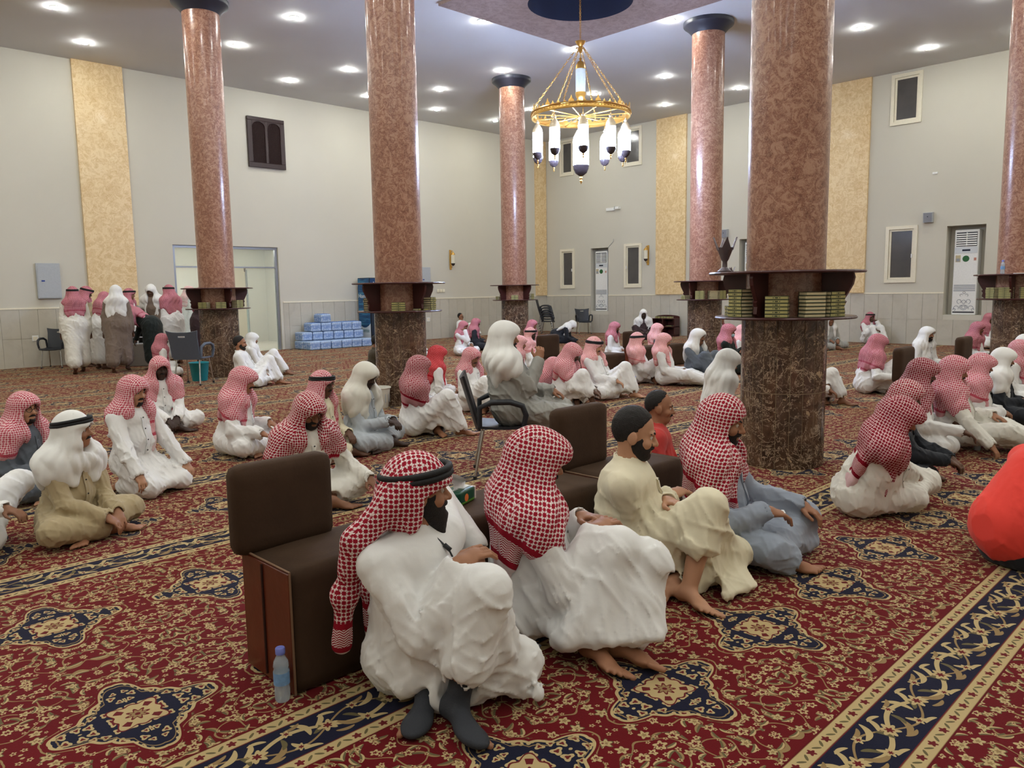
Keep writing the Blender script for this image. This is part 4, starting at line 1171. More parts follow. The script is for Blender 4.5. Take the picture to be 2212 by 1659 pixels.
ROBE = {'white': (232, 230, 228), 'offwhite': (224, 220, 210), 'cream': (226, 216, 188), 'grey': (142, 144, 150), 'ltgrey': (176, 182, 188), 'bluegrey': (150, 158, 172), 'stone': (160, 158, 152), 'beige': (176, 158, 124), 'brown': (120, 104, 92),
        'dark': (38, 40, 46), 'slate': (92, 98, 106), 'green': (30, 36, 34), 'olive': (70, 62, 48), 'redtee': (238, 72, 62), 'polo': (190, 62, 58), 'maroon': (60, 44, 46), 'blue': (40, 100, 190)}
SKIN = {'a': (186, 138, 108), 'b': (158, 110, 82), 'c': (132, 90, 66), 'd': (96, 66, 50), 'e': (62, 44, 36)}
def mat_skin(k):
    nm = 'skin_'+k
    if nm in MATS: return MATS[nm]
    n = NT(nm, .55, .35); c = srgb(*SKIN[k]); g = n.obj()
    n.bsdf.inputs['Subsurface Weight'].default_value = .0
    n.col(n.mix(n.noise(g, 14, 3), tuple(v*.82 for v in c[:3]), tuple(min(1, v*1.12) for v in c[:3]))); n.bump(n.noise(g, 130, 2), .15, .002); MATS[nm] = n.mat; return n.mat
def mat_hair():
    if 'hair' in MATS: return MATS['hair']
    n = NT('hair', .6, .3); g = n.obj(); n.col(n.mix(n.noise(g, 60, 3), srgb(14, 12, 12), srgb(40, 34, 32))); n.bump(n.noise(g, 220, 3), .8, .006); MATS['hair'] = n.mat; return n.mat
M_CORD = plain('black_cord', (20, 20, 22), .7, bump=.4, scale=200)
M_SOCK = plain('dark_sock', (52, 54, 60), .9, bump=.4, scale=160)
M_EYEW = plain('eye_white', (206, 196, 188), .3); M_IRIS = plain('eye_iris', (30, 20, 16), .2)
M_LENSF = plain('spectacle_frame', (36, 32, 32), .3)

BTN = MB().lathe([(.006, 0), (.006, .003), (.002, .0035)], 8).mesh('button', plain('button_dark', (60, 56, 56), .3))
def ik(a, b, l1, l2, pole):
    a, b = np.array(a, float), np.array(b, float); d = b-a; L = np.linalg.norm(d); L2 = min(L, (l1+l2)*.995); u = d/(L+1e-9); b = a+u*L2
    c = (l1*l1+L2*L2-l2*l2)/(2*L2); hgt = math.sqrt(max(l1*l1-c*c, 1e-6)); p = np.array(pole, float); p = p-u*(p@u); p = p/(np.linalg.norm(p)+1e-9)
    return a+u*c+p*hgt, b
LEGS = {  # knee R, ankle R, toe dir R ; knee L, ankle L, toe dir L (local, pelvis at origin, z absolute), pelvis height
    'cross': (.115, ((.32, .25, .12), (-.08, .36, .055), (-.8, .5, -.05)), ((-.32, .25, .12), (.10, .28, .06), (.8, .5, -.05))),
    'kneeup': (.115, ((.14, .36, .42), (.13, .50, .07), (.1, 1, -.25)), ((-.33, .24, .11), (.05, .26, .055), (.9, .4, 0))),
    'kneesup': (.115, ((.13, .34, .43), (.11, .56, .07), (.1, 1, -.2)), ((-.13, .34, .43), (-.11, .56, .07), (-.1, 1, -.2))),
    'kneel': (.24, ((.16, .36, .09), (.10, -.06, .055), (0, -1, -.1)), ((-.16, .36, .09), (-.10, -.06, .055), (0, -1, -.1))),
    'side': (.12, ((.22, .36, .24), (-.02, .58, .06), (-.3, 1, -.1)), ((-.26, .34, .14), (-.05, .52, .055), (.6, .7, 0))),
    'long': (.115, ((.17, .42, .20), (.13, .78, .08), (.2, .4, .9)), ((-.18, .40, .18), (-.12, .76, .07), (-.2, .4, .9))),
    'stand': (.93, ((.10, .02, .50), (.11, -.02, .08), (.15, 1, -.2)), ((-.10, .02, .50), (-.11, -.02, .08), (-.15, 1, -.2))),
    'walk': (.92, ((.10, .12, .50), (.10, .20, .08), (.1, 1, -.1)), ((-.10, -.02, .48), (-.10, -.26, .12), (0, 1, -.6))),
    'chair': (.50, ((.13, .42, .50), (.14, .40, .08), (.1, 1, -.2)), ((-.13, .42, .50), (-.14, .44, .08), (-.1, 1, -.2)))}
HANDS = {'lap': ((.10, .27, .24), (-.10, .29, .24)), 'knees': ((.27, .30, .25), (-.27, .30, .25)), 'fold': ((-.08, .24, .40), (.08, .26, .38)), 'hang': ((.27, .02, .28), (-.27, .02, .28)),
         'front': ((.05, .40, .16), (-.06, .38, .17)), 'sides': ((.36, .10, .06), (-.36, .10, .06)), 'down': ((.235, .03, -.06), (-.235, .03, -.06)), 'chin': ((.05, .20, .62), (-.10, .27, .26)), 'wraps': ((.12, .48, .34), (-.10, .50, .33))}
def person(label, px, py, phi, legs='cross', robe='white', scarf='red', skin='b', cord=False, lean=(6, 0), head=(0, 8, 0), hands='lap', res=.011, scale=1.0,
           hair=False, beard=0, must=True, eyes=False, glasses=False, flip=False, gap=.05, long=.0, tails=(.22, .22), cap=False, socks=False, sleeve=.97, hem=(.72, .72), girth=1.0,
           J=None, pos=None, seed=None, bands=True, trousers=None, group='people in the hall', back=.20, extra=None, mask=False, short=False, web=True, visor=.06, hz=0.0, hdir=None, nofeet=False, wr=1.0, hempl=None, twist=0, cape=1, tailpx=(), placket=None, opens=0.0):
    seed = (int(px*7+py*13)) if seed is None else seed
    if pos is not None:
        hd0 = (face_right(pos[0], pos[1], phi) if hdir is None else math.radians(hdir))-PI/2; c0, s0 = math.cos(-hd0), math.sin(-hd0)
        def PX(x, y, z): d_ = at_z(x, y, z)-np.array([pos[0], pos[1], 0]); return np.array([c0*d_[0]-s0*d_[1], s0*d_[0]+c0*d_[1], d_[2]])/scale
    else: PX = None
    if J:
        J = {k_: ([PX(*v[1:]) if isinstance(v, tuple) and v and v[0] == 'p' else v for v in val] if k_.startswith('leg') else val) for k_, val in J.items()}
        for k_ in ('legR', 'legL'):
            if k_ in J:
                v = J[k_]; v[2] = np.array(v[2], float)-np.array(v[1], float) if isinstance(J[k_], list) and len(v) > 3 else v[2]; J[k_] = v[:3]
    if not isinstance(hands, str): hands = tuple(PX(*v[1:]) if v is not None and v[0] == 'p' else v for v in hands)
    zp, LR, LL = LEGS[legs]; P = V3(0, 0, zp); J = J or {}
    if 'P' in J: P = V3(*J['P'])
    tilt = rotm(0, lean[0], lean[1]); up = tilt@V3(0, 0, 1); TW = tilt@rotm(twist, 0, 0); right = TW@V3(1, 0, 0); fwd = TW@V3(0, 1, 0)
    S = P+up*.40; NB = P+up*.465; Rh = rotm(*head)
    HC = NB+.6*(up*.12)+.4*V3(0, 0, .12)+Rh@V3(0, .022, .025)
    fl = -1 if flip else 1
    def leg(L, s):
        k, a, t = (np.array(v, float) for v in L); m = np.array([fl, 1, 1.0]); return k*m, a*m, unit(t*m)
    legsJ = [leg(LR, 1), leg(LL, -1)]
    for i, nm in enumerate(('R', 'L')):
        if 'leg'+nm in J: legsJ[i] = tuple(np.array(v, float) for v in J['leg'+nm]); legsJ[i] = (legsJ[i][0], legsJ[i][1], unit(legsJ[i][2]))
    for i in range(2):
        k, a, t_ = legsJ[i]
        if a[2]*scale < .15 and -.6 < t_[2] < .45 and legs not in ('walk',):
            a = a.copy(); a[2] = .066; t_ = unit(V3(t_[0], t_[1], 0)); legsJ[i] = (k, a, t_)
    hips = [P+right*.09, P-right*.09] if legs not in ('stand', 'walk') else [P+V3(.09, 0, 0), P-V3(.09, 0, 0)]
    if flip and not ('legR' in J or 'legL' in J): hips = hips[::-1]
    sh = [S+right*.165, S-right*.165]
    ht = HANDS[hands] if isinstance(hands, str) else hands
    arms = []
    for i, s in enumerate((1, -1)):
        tgt = V3(*ht[i]) if ht[i] is not None else V3(s*.25, .05, zp-.05)
        if isinstance(hands, str) and legs in ('stand', 'walk', 'kneel', 'chair') : tgt = tgt+V3(0, 0, zp-.115)
        pole = J.get('pole'+'RL'[i], right*s*.45+V3(0, -.45, -.8))
        e, w = ik(sh[i], tgt, .275, .255, pole); arms.append((e, w))
    pts = [P, S, HC]+[v for l in legsJ for v in l[:2]]+[v for a in arms for v in a]+[l[1]+l[2]*.25 for l in legsJ]
    pts = np.array(pts); lo, hi = pts.min(0)-.24, pts.max(0)+.24; lo[2] = max(lo[2], -.02)
    H_ = lambda *v: HC+Rh@V3(*v)
    # --- skin: one continuous body
    B = Field(lo, hi, res)
    B.add(rc(P+V3(0, 0, .02), P+up*.22, .115, .11), .05); B.add(rc(P+up*.22, S-up*.02, .11, .115), .05); B.add(rc(sh[0]-right*.05, sh[1]+right*.05, .055), .04)
    B.add(rc(NB-up*.06, H_(0, -.01, -.06), .06, .055), .03)
    for i in range(2):
        e, w = arms[i]; B.add(rc(sh[i], e, .045, .036), .03); B.add(rc(e, w, .036, .026), .02)
        k, a, t = legsJ[i]; B.add(rc(hips[i], k, .075, .055), .04); B.add(rc(k, k+(a-k)*.35, .05, .053), .02); B.add(rc(k+(a-k)*.35, a, .053, .034), .02)
    B.add(ell(H_(0, -.012, .025), (.073, .094, .097), Rh), .02); B.add(ell(H_(0, .022, -.035), (.060, .066, .082), Rh), .02); B.add(ell(H_(0, .052, -.088), (.036, .034, .028), Rh), .025)
    if res < .02:
        B.add(ell(H_(0, .076, .022), (.050, .016, .010), Rh), .015); B.add(rc(H_(0, .084, .008), H_(0, .106, -.028), .008, .0125), .012)
        for s in (1, -1):
            B.add(ell(H_(s*.013, .092, -.031), (.009, .010, .008), Rh), .008); B.sub(ell(H_(s*.031, .092, .002), (.017, .014, .009), Rh), .01)
            B.add(ell(H_(s*.075, -.006, -.012), (.009, .024, .032), rotm(head[0]+s*-20, head[1], head[2])), .008); B.add(ell(H_(s*.04, .06, -.03), (.022, .022, .02), Rh), .02)
        B.add(ell(H_(0, .084, -.060), (.022, .010, .006), Rh), .008); B.add(ell(H_(0, .082, -.071), (.019, .011, .007), Rh), .008)
    fine = res <= .0085
    for i, s in enumerate((1, -1)):
        e, w = arms[i]; fd = unit(w-e)
        hd = J.get('hand'+'RL'[i]); y_ = unit(hd[0]) if hd else unit(fd*.8+V3(0, 0, -.35)+unit(V3(fd[0], fd[1], 0))*.25)
        up_ = np.array(hd[1], float) if hd else V3(0, 0, 1.0)+fwd*.2
        z_ = up_-y_*(up_@y_); z_ = unit(z_ if np.linalg.norm(z_) > 1e-3 else right); x_ = np.cross(y_, z_); Rm = np.stack([x_, y_, z_], 1); curl = hd[2] if hd else .55
        G = lambda *v: w+Rm@V3(*v)
        ts = -s   # thumb towards the body midline (palms down)
        if hd and len(hd) > 3: ts = hd[3]
        B.add(ell(G(0, .048, 0), (.041, .052, .017), Rm), .012); B.add(rc(G(0, -.01, 0), G(0, .02, 0), .027, .028), .02)
        for q, (bx, L) in enumerate(((-.030, .058), (-.0105, .070), (.0105, .074), (.030, .064))):
            bx *= -ts; p0 = G(bx, .085, 0); a1 = curl*.8; a2 = curl*2.0; d1 = Rm@V3(bx*.9, math.cos(a1), -math.sin(a1)); d2 = Rm@V3(bx*.5, math.cos(a2), -math.sin(a2))
            r1 = .0092 if fine else .0105; p1 = p0+d1*L*.55; B.add(rc(p0, p1, r1, r1*.92), .004); B.add(rc(p1, p1+d2*L*.52, r1*.92, r1*.75), .003)
        B.add(rc(G(ts*.034, .022, -.006), G(ts*.060, .055, -.016), .0125, .011), .008); B.add(rc(G(ts*.060, .055, -.016), G(ts*.062, .088, -.024), .0105, .0085), .003)
        k, a, t = legsJ[i]
        if nofeet: continue
        sh_ = unit(a-k); nz_ = -sh_ + t*(sh_@t); nz_ = unit(nz_ if np.linalg.norm(nz_) > .2 else V3(0, 0, 1)); sx = np.cross(t, nz_)
        if abs(a[2]) < .12 and t[2] > -.6 and t[2] < .5 and abs(sh_[2]) < .6: nz_ = unit(V3(0, 0, 1)-t*t[2]); sx = np.cross(t, nz_)
        FM = np.stack([sx, t, nz_], 1); Q = lambda *v: a+FM@V3(*v)
        B.add(ell(Q(0, -.035, -.028), (.032, .038, .032), FM), .02); B.add(rc(Q(0, -.01, -.012), Q(0, .09, -.038), .034, .026), .025); B.add(ell(Q(0, .105, -.046), (.044, .050, .017), FM), .02)
        for q in range(5):
            bx = (-.036+.0180*q)*s; L = (.050, .046, .042, .036, .028)[q]; r1 = (.0125, .0090, .0085, .008, .0075)[q]
            B.add(rc(Q(bx, .135-.005*q, -.048), Q(bx*1.08, .135+L-.008*q, -.052), r1, r1*.95), .002)
    B.D = np.minimum(B.D, 9)
    Pm, Fm = B.mesh()
    # --- robe
    K = .05; g = girth; R_ = Field(lo, hi, max(res, .0075) if res < .012 else res*1.08)
    R_.add(rc(P+V3(0, 0, .04), P+up*.20+fwd*.02, .150*g, .145*g), K); R_.add(rc(P+up*.20+fwd*.02, S-up*.06, .145*g, .128*g), K); R_.add(ell(S-up*.02, (.200*g**.5, .112, .10), TW), .04)
    R_.add(rc(sh[0]-right*.03, sh[1]+right*.03, .068), .05); R_.add(rc(NB-up*.06, NB+up*.012, .085, .066), .03)
    for i in range(2):
        e, w = arms[i]; c = e+(w-e)*sleeve
        if short: R_.add(rc(sh[i], sh[i]+(e-sh[i])*.75, .066, .062), .04)
        else: R_.add(rc(sh[i], e, .068*g**.4, .060), .018); R_.add(rc(e, c, .060, .052), .02)
    if legs in ('stand', 'walk'):
        hz_ = .12; b = (legsJ[0][1]+legsJ[1][1])/2; b[2] = hz_
        R_.add(ell(P+V3(0, -.02, .0), (.175*g, .14*g, .20)), .08); R_.add(rc(P+V3(.05, 0, -.05), V3(b[0]+.09, b[1]*.8, hz_+.14), .145*g, .14), .08); R_.add(rc(P+V3(-.05, 0, -.05), V3(b[0]-.09, b[1]*.8, hz_+.14), .145*g, .14), .08)
        for i in range(2): k, a, t = legsJ[i]; R_.add(rc(hips[i], a*np.array([1, 1, 0])+V3(0, 0, hz_+.10), .15, .12), .08)
        R_.inter(lambda x, y, z: f32(hz_)-z+0*x+0*y)
    else:
        tr = .098 if trousers is None else .085
        for i in range(2):
            k, a, t = legsJ[i]; he = k+(a-k)*hem[i]
            R_.add(rc(hips[i]+V3(0, 0, .01), k, tr+.012, tr-.016), .06); R_.add(rc(k, he, tr-.018, tr-.02+.012*(hem[i] < .9)), .03)
        if web and trousers is None:
            kr, kl = legsJ[0][0], legsJ[1][0]; hr, hl = (legsJ[i][0]+(legsJ[i][1]-legsJ[i][0])*hem[i]*.96 for i in (0, 1))
            R_.add(tri(P+up*.06+fwd*.08, kr, kl, .045), .05)
            R_.add(tri(kr, kl, hr, .028), .04); R_.add(tri(kl, hr, hl, .028), .04); R_.add(tri(P+V3(0, 0, -.02), kr, hr, .05), .05); R_.add(tri(P+V3(0, 0, -.02), kl, hl, .05), .05)
            for i in range(2):
                k, a, t = legsJ[i]; he = k+(a-k)*hem[i]
                if a[2] < k[2]-.12:   # a raised knee: cloth hangs below the thigh
                    q = (hips[i]+k)/2; R_.add(tri(k, he, V3(q[0], q[1], .10), .028), .04)
        for i in range(2):
            k, a, t = legsJ[i]
            if hem[i] < .93: he = k+(a-k)*hem[i]; u = unit(a-k); R_.sub(rc(he-u*.03, he+u*.12, .058, .066), .006)
    if extra:
        for p_, kk in extra(dict(px=PX, P=P, S=S, up=up, fwd=fwd, right=right, legs=legsJ, arms=arms, sh=sh, HC=HC, Rh=Rh)): R_.add(p_, kk)
    w1 = Wrinkle(seed, 27, .0105*wr, (0, .6, -.8)); w2 = Wrinkle(seed+5, 55, .0055*wr, (.15, .5, -.85))
    zt = S[2]
    R_.warp(lambda x, y, z: (w1(x, y, z)+w2(x, y, z))*np.clip((zt+.04-z)*6, .25, 1.0), .05)
    R_.sub(rc(NB-up*.02, NB+up*.2, .056), .006)
    for i in range(2):
        e, w = arms[i]
        if not short: u = unit(w-e); c = e+(w-e)*sleeve; R_.sub(rc(c-u*.012, c+u*.10, .036, .04), .004)
    R_.inter(lambda x, y, z: f32(.004)-z+0*x+0*y)
    Pr, Fr = R_.mesh()
    # --- place
    if pos is None:
        w = at_z(px, py, (HC[2]+hz)*scale); hd_ = face_right(w[0], w[1], phi)-PI/2
        c, s = math.cos(hd_), math.sin(hd_); off = np.array([c*HC[0]-s*HC[1], s*HC[0]+c*HC[1]])*scale; pos = (w[0]-off[0], w[1]-off[1], 0); kx = min(1, (X1-.42)/pos[0], (Y1-.42)/pos[1]); pos = (pos[0]*kx, pos[1]*kx, 0)
    else: hd_ = face_right(pos[0], pos[1], phi)-PI/2
    if hdir is not None: hd_ = math.radians(hdir)-PI/2
    t = thing('person', label, 'person', pos, hd_, group); t.scale = (scale,)*3
    if pos[2:] and pos[2]: t.location[2] = pos[2]
    body = link('body', to_mesh('body', Pm, Fm, mat_skin(skin)), t)
    rn = 'shirt' if (short or trousers) else 'robe'
    rb = link(rn, to_mesh(rn, Pr, Fr, mat_cloth('cloth_'+robe, ROBE[robe])), t)
    if trousers:
        T_ = Field(lo, np.array([hi[0], hi[1], max(P[2]+.16, max(l[0][2] for l in legsJ)+.14)]), max(res, .011)); T_.add(rc(P+V3(-.03, 0, .0), P+V3(.03, 0, .0), .150*g), K)
        for i in range(2): k, a, tt = legsJ[i]; T_.add(rc(hips[i], k, .104, .080), .05); T_.add(rc(k, k+(a-k)*.9, .080, .060), .03)
        T_.warp(lambda x, y, z: w1(x, y, z), .05); T_.inter(lambda x, y, z: f32(.004)-z+0*x+0*y)
        link('trousers', to_mesh('trousers', *T_.mesh(), mat_cloth('cloth_'+trousers, ROBE[trousers])), t)
    cm = mat_cloth('cloth_'+robe, ROBE[robe])
    if not short and (not scarf or fine or gap > .03):
        V_, F_ = [], []; nn = 24
        for q_ in range(nn):
            a_ = 2*PI*q_/nn+.12; sp = .0 if abs(q_-nn+.5) > 1 else .004; dd = right*math.sin(a_)+fwd*math.cos(a_)
            for rr, zz in ((.062, -.012), (.060, .030), (.066, .032), (.070, -.014)): V_.append(NB+up*(zz-.010*math.cos(a_))+dd*rr*np.array([1, 1, 1])-fwd*.004)
        for q_ in range(nn-1):
            for e in range(4): F_.append((q_*4+e, q_*4+(e+1) % 4, (q_+1)*4+(e+1) % 4, (q_+1)*4+e))
        link('collar', MB().add(V_, F_).mesh('collar', cm, True), t)
    if short: link('shirt_collar', MB().tube([NB+up*.004+right*.066*math.sin(a_)+fwd*(.068*math.cos(a_)-.002)-up*.02*max(0, math.cos(a_)) for a_ in np.linspace(0, 2*PI, 20, endpoint=False)], .015, 6, closed=True).mesh('shirt_collar', mat_cloth('cloth_dark', ROBE['dark']), True), t)
    if (placket if placket is not None else (res < .012 and not short)):
        pts_ = []
        def hit(o, d):
            for q_ in np.arange(0, .34, .004):
                p = o+d*q_; ii = np.round((p-R_.lo)/R_.h).astype(int)
                if (ii < 0).any() or (ii >= R_.n).any(): return None
                if R_.D[tuple(ii)] > .002 and q_ > .03: return p+d*.004
            return None
        for q_ in np.linspace(.43, .10, 12):
            row = [hit(P+up*q_+right*o_, fwd) for o_ in (-.017, 0, .017)]
            if all(r is not None for r in row): pts_.append(row)
        if len(pts_) > 3:
            V_ = [p for row in pts_ for p in row]+[p-fwd*.012 for row in pts_ for p in row]; m_ = len(pts_)*3; F_ = []
            for i_ in range(len(pts_)-1):
                for j_ in range(2): a_ = i_*3+j_; F_.append((a_, a_+1, a_+4, a_+3))
                for j_ in (0, 2): a_ = i_*3+j_; F_.append((a_, a_+3, a_+3+m_, a_+m_))
            pk_ = link('placket', MB().add(V_, F_).mesh('placket', cm, True), t)
            for row in pts_[1::3]:
                bt = link('button', BTN, pk_); M4 = np.eye(4); M4[:3, 2] = fwd; M4[:3, 0] = right; M4[:3, 1] = np.cross(fwd, right); M4[:3, 3] = row[1]+fwd*.001; bt.matrix_local = Matrix(M4.tolist())
    # --- headscarf
    if scarf:
        sres = max(res*.95, .0075); lo2 = np.minimum(HC-.26, S-np.array([.34, .34, .42])); hi2 = np.maximum(HC+.24, S+np.array([.34, .36, .2])); lo2[2] = max(lo2[2], -.02)
        C_ = Field(lo2, hi2, sres)
        C_.add(ell(H_(0, -.012, .030), (.090, .113, .110), Rh), .02)
        if not cord: C_.add(ell(H_(0, visor-.012, .050), (.082, .075, .060), Rh), .05)
        else: C_.add(ell(H_(0, .055, .040), (.088, .062, .030), Rh), .03)
        nb = NB-fwd*.06+up*.0
        C_.add(rc(H_(0, -.042, .0), nb+up*(.01 if cape else .03)+fwd*.02, .088, (.132 if cape else .075)), .06)
        for i, s in enumerate((1, -1)):
            shp = sh[i]*.62+NB*.38+up*.035+fwd*.02
            sy_ = -opens if cape else -.055; C_.add(rc(H_(s*.055, .010+sy_, .02), H_(s*(.070 if cape else .045), .016+sy_, -.09), .042, .044), .05)
            if cape: C_.add(rc(H_(s*.066, .0, -.08), shp, .050, .070), .06)
            if tails[i] > .05:
                q0 = sh[i]*.55+NB*.45+fwd*.07+up*.0; q1 = q0+fwd*.055-up*tails[i]-right*s*.02
                C_.add(rc(shp, q0, .05, .055), .05); C_.add(ell((q0+q1)/2, (.062, .036, np.linalg.norm(q1-q0)/2+.04), np.stack([right, unit(np.cross(unit(q0-q1), right)), unit(q0-q1)], 1)), .05)
        if cape: C_.add(ell(S+up*.03-fwd*.02, (.215, .130, .080), TW), .06)
        else:
            q = NB-fwd*.13-up*.02; C_.add(rc(H_(0, -.07, -.02), q, .07, .05), .05); C_.add(rc(q, q-fwd*.05-up*.22+right*.03, .052, .045), .04); C_.add(rc(q-fwd*.05-up*.22+right*.03, q-fwd*.03-up*.46+right*.05, .045, .04), .04)
        if back > .03 and cape: C_.add(ell(S-up*(back*.45-.02)-fwd*.085, (.185, .060, back*.62+.05), TW), .06)
        if long:
            C_.add(ell(S+up*.01, (.235, .14, .095), TW), .05)
            for i in range(2): e_ = arms[i][0]; C_.add(rc(sh[i], sh[i]+(e_-sh[i])*(.42 if long == 1 else long), .088, .086), .06)
        for (x_, y_, z_, r_), (x2, y2, z2, r2) in zip(tailpx, tailpx[1:]): C_.add(rc(PX(x_, y_, z_), PX(x2, y2, z2), r_, r2), .03)
        ph = seed % 7
        def fold(x, y, z):
            dx, dy = x-f32(HC[0]), y-f32(HC[1]); a = np.arctan2(dx, dy); wz = np.clip((f32(HC[2]+.05)-z)*5, .12, 1)
            return (np.abs(np.sin(a*5+ph+1.2*np.sin(z*16+ph)+.8*np.sin(a*2+z*9)))-.6)*-.011*wz + (np.abs(np.sin(a*11+2*ph+z*10))-.6)*-.005*wz
        C_.warp(fold, .05)
        fw_, fh_ = (.064+opens*.5, .100) if not cord else ((.067, .098) if cape else (.105, .090))
        def face(x, y, z):
            p = (x-f32(HC[0]), y-f32(HC[1]), z-f32(HC[2])); q = [p[0]*f32(Rh[0, i])+p[1]*f32(Rh[1, i])+p[2]*f32(Rh[2, i]) for i in range(3)]
            e_ = (np.sqrt((q[0]/f32(fw_))**2+((q[2]+f32(.052))/f32(fh_))**2)-1)*f32(fw_); return np.maximum(e_, f32(.005)-q[1])
        C_.sub((face, H_(0, 0, 0)-.3, H_(0, 0, 0)+.3), .010)
        if gap > 0:
            gd = NB+fwd*.13-up*.12; C_.sub(ell(gd, (gap, .11, .26), TW), .02)
        C_.sub(ell(H_(0, -.010, .025), (.078, .099, .102), Rh), .004); C_.sub(rc(NB-up*.03+fwd*.01, H_(0, .0, -.05), .066, .066), .004)
        Ps, Fs = C_.mesh()
        if hempl is None: hp_, hn = S-up*(back*1.0-.0)-fwd*.10, unit(up*.9+fwd*.25)
        else: hp_, hn = S+right*hempl[0][0]+fwd*hempl[0][1]+up*hempl[0][2], unit(right*hempl[1][0]+fwd*hempl[1][1]+up*hempl[1][2])
        hemv = (Ps-hp_)@hn if bands else np.full(len(Ps), 1.0)
        link('headscarf', to_mesh('headscarf', Ps, Fs, SCARF[scarf](), box_uv(Ps, Fs, Rh, HC), hemv), t)
        if cord:
            m = MB()
            for dz, rr in ((.050, 1.03), (.069, 1.0)):
                m.tube([H_(.096*rr*math.sin(a), -.012+.119*rr*math.cos(a), dz+.018*math.cos(a)) for a in np.linspace(0, 2*PI, 28, endpoint=False)], .0125, 7, closed=True)
            link('head_cord', m.mesh('head_cord', M_CORD, True), t)
        if cap:
            E_ = Field(HC-.16, HC+.16, .006); E_.add(ell(H_(0, -.010, .028), (.081, .102, .104), Rh), 0)
            E_.inter(lambda x, y, z: (f32(.048)-((x-f32(HC[0]))*f32(Rh[0, 2])+(y-f32(HC[1]))*f32(Rh[1, 2])+(z-f32(HC[2]))*f32(Rh[2, 2]))))
            link('skull_cap', to_mesh('skull_cap', *E_.mesh(), plain('cap_lace', (226, 222, 212), .8, var=.35, scale=140)), t)
    Lq = lambda x, y, z: [(x-f32(HC[0]))*f32(Rh[0, i])+(y-f32(HC[1]))*f32(Rh[1, i])+(z-f32(HC[2]))*f32(Rh[2, i]) for i in range(3)]
    if hair:
        E_ = Field(HC-.17, HC+.17, max(.006, res*.7)); E_.add(ell(H_(0, -.016, .030), (.0785, .099, .101), Rh), .01); rec = 0.0 if hair is True else hair
        E_.warp(lambda x, y, z: Wrinkle(seed, 190, .002)(x, y, z), .03)
        def cut(x, y, z):
            q = Lq(x, y, z); jit = f32(.005)*(np.sin(q[0]*190+3*np.sin(q[2]*90))+np.sin(q[2]*240+q[0]*70)); fc = (q[1]-f32(.046-rec))*f32(.8)-(q[2]-f32(.076))*f32(.6)+jit*.6; nape = f32(-.062)-q[2]+jit; sb = np.minimum(q[1]-f32(.020)+jit, f32(.012)-q[2]+q[1]*0)
            return np.maximum(np.maximum(fc, nape), sb)
        E_.inter(cut)
        for s in (1, -1): E_.sub(ell(H_(s*.082, -.004, -.018), (.016, .026, .034), Rh), .003)
        link('hair', to_mesh('hair', *E_.mesh(), mat_hair()), t)
    if beard:
        E_ = Field(HC-.2, HC+.2, max(.006, res*.6)); o_ = .006
        E_.add(ell(H_(0, .022, -.035), (.060+o_, .066+o_, .082+o_), Rh), .02); E_.add(ell(H_(0, .052, -.088), (.036+o_, .034+o_, .028+o_), Rh), .025)
        if beard > 1: E_.add(rc(H_(0, .060, -.095), H_(0, .075, -.095-.035*beard), .040, .020), .03)
        E_.warp(lambda x, y, z: Wrinkle(seed, 240, .002)(x, y, z), .03)
        def bc(x, y, z):
            q = Lq(x, y, z); line = q[2]+f32(.030)-np.abs(q[0])*f32(.75)+(q[1]-f32(.06))*f32(.35); return np.maximum(line, f32(.000)-q[1]-f32(.02))
        E_.inter(bc)
        if beard < 1: E_.inter(lambda x, y, z: np.maximum(np.abs(Lq(x, y, z)[0])-f32(.026), Lq(x, y, z)[2]+f32(.074)))
        E_.sub(ell(H_(0, .104, -.064), (.026, .034, .013), Rh), .004)
        Pb, Fb = E_.mesh()
        if len(Pb): link('beard', to_mesh('beard', Pb, Fb, mat_hair()), t)
    if must and res < .013:
        m = MB(); m.tube([H_(-.030, .074, -.060), H_(-.016, .092, -.049), H_(0, .097, -.047), H_(.016, .092, -.049), H_(.030, .074, -.060)], [.003, .0065, .0065, .0065, .003], 6); link('moustache', m.mesh('moustache', mat_hair(), True), t)
    if res < .013:
        for s in (1, -1):
            m = MB(); m.tube([H_(s*.014, .090, .020), H_(s*.031, .087, .027), H_(s*.050, .071, .020)], [.0045, .005, .0025], 6); link('eyebrow', m.mesh('eyebrow', mat_hair(), True), t)
            if eyes or res < .009:
                ev = MB().lathe([(.0005, -.0165), (.006, -.009), (.0105, 0), (.006, .009), (.0005, .0165)], 10, caps=False); o = link('eye', ev.mesh('eye', M_EYEW, True), body); o.location = tuple(H_(s*.031, .0735, .003))
                iv = MB().lathe([(.0055, 0), (.0001, .0015)], 10, caps=False); o2 = link('iris', iv.mesh('iris', M_IRIS), body)
                M4 = np.eye(4); y_ = Rh@V3(0, 1, -.25); y_ = unit(y_); x_ = Rh@V3(1, 0, 0); M4[:3, 2] = y_; M4[:3, 0] = x_; M4[:3, 1] = np.cross(y_, x_); M4[:3, 3] = H_(s*.031, .0735, .003)+y_*.0098
                o2.matrix_local = Matrix(M4.tolist())
    if glasses:
        m = MB()
        for s in (1, -1): m.tube([H_(s*.033+.025*math.cos(a), .098-.006*abs(math.cos(a)), .0+.018*math.sin(a)) for a in np.linspace(0, 2*PI, 14, endpoint=False)], .0022, 5, closed=True); m.tube([H_(s*.058, .092, .004), H_(s*.074, -.01, .006)], .002, 5)
        m.tube([H_(-.008, .100, .004), H_(.008, .100, .004)], .002, 5); link('spectacles', m.mesh('spectacles', M_LENSF, True), t)
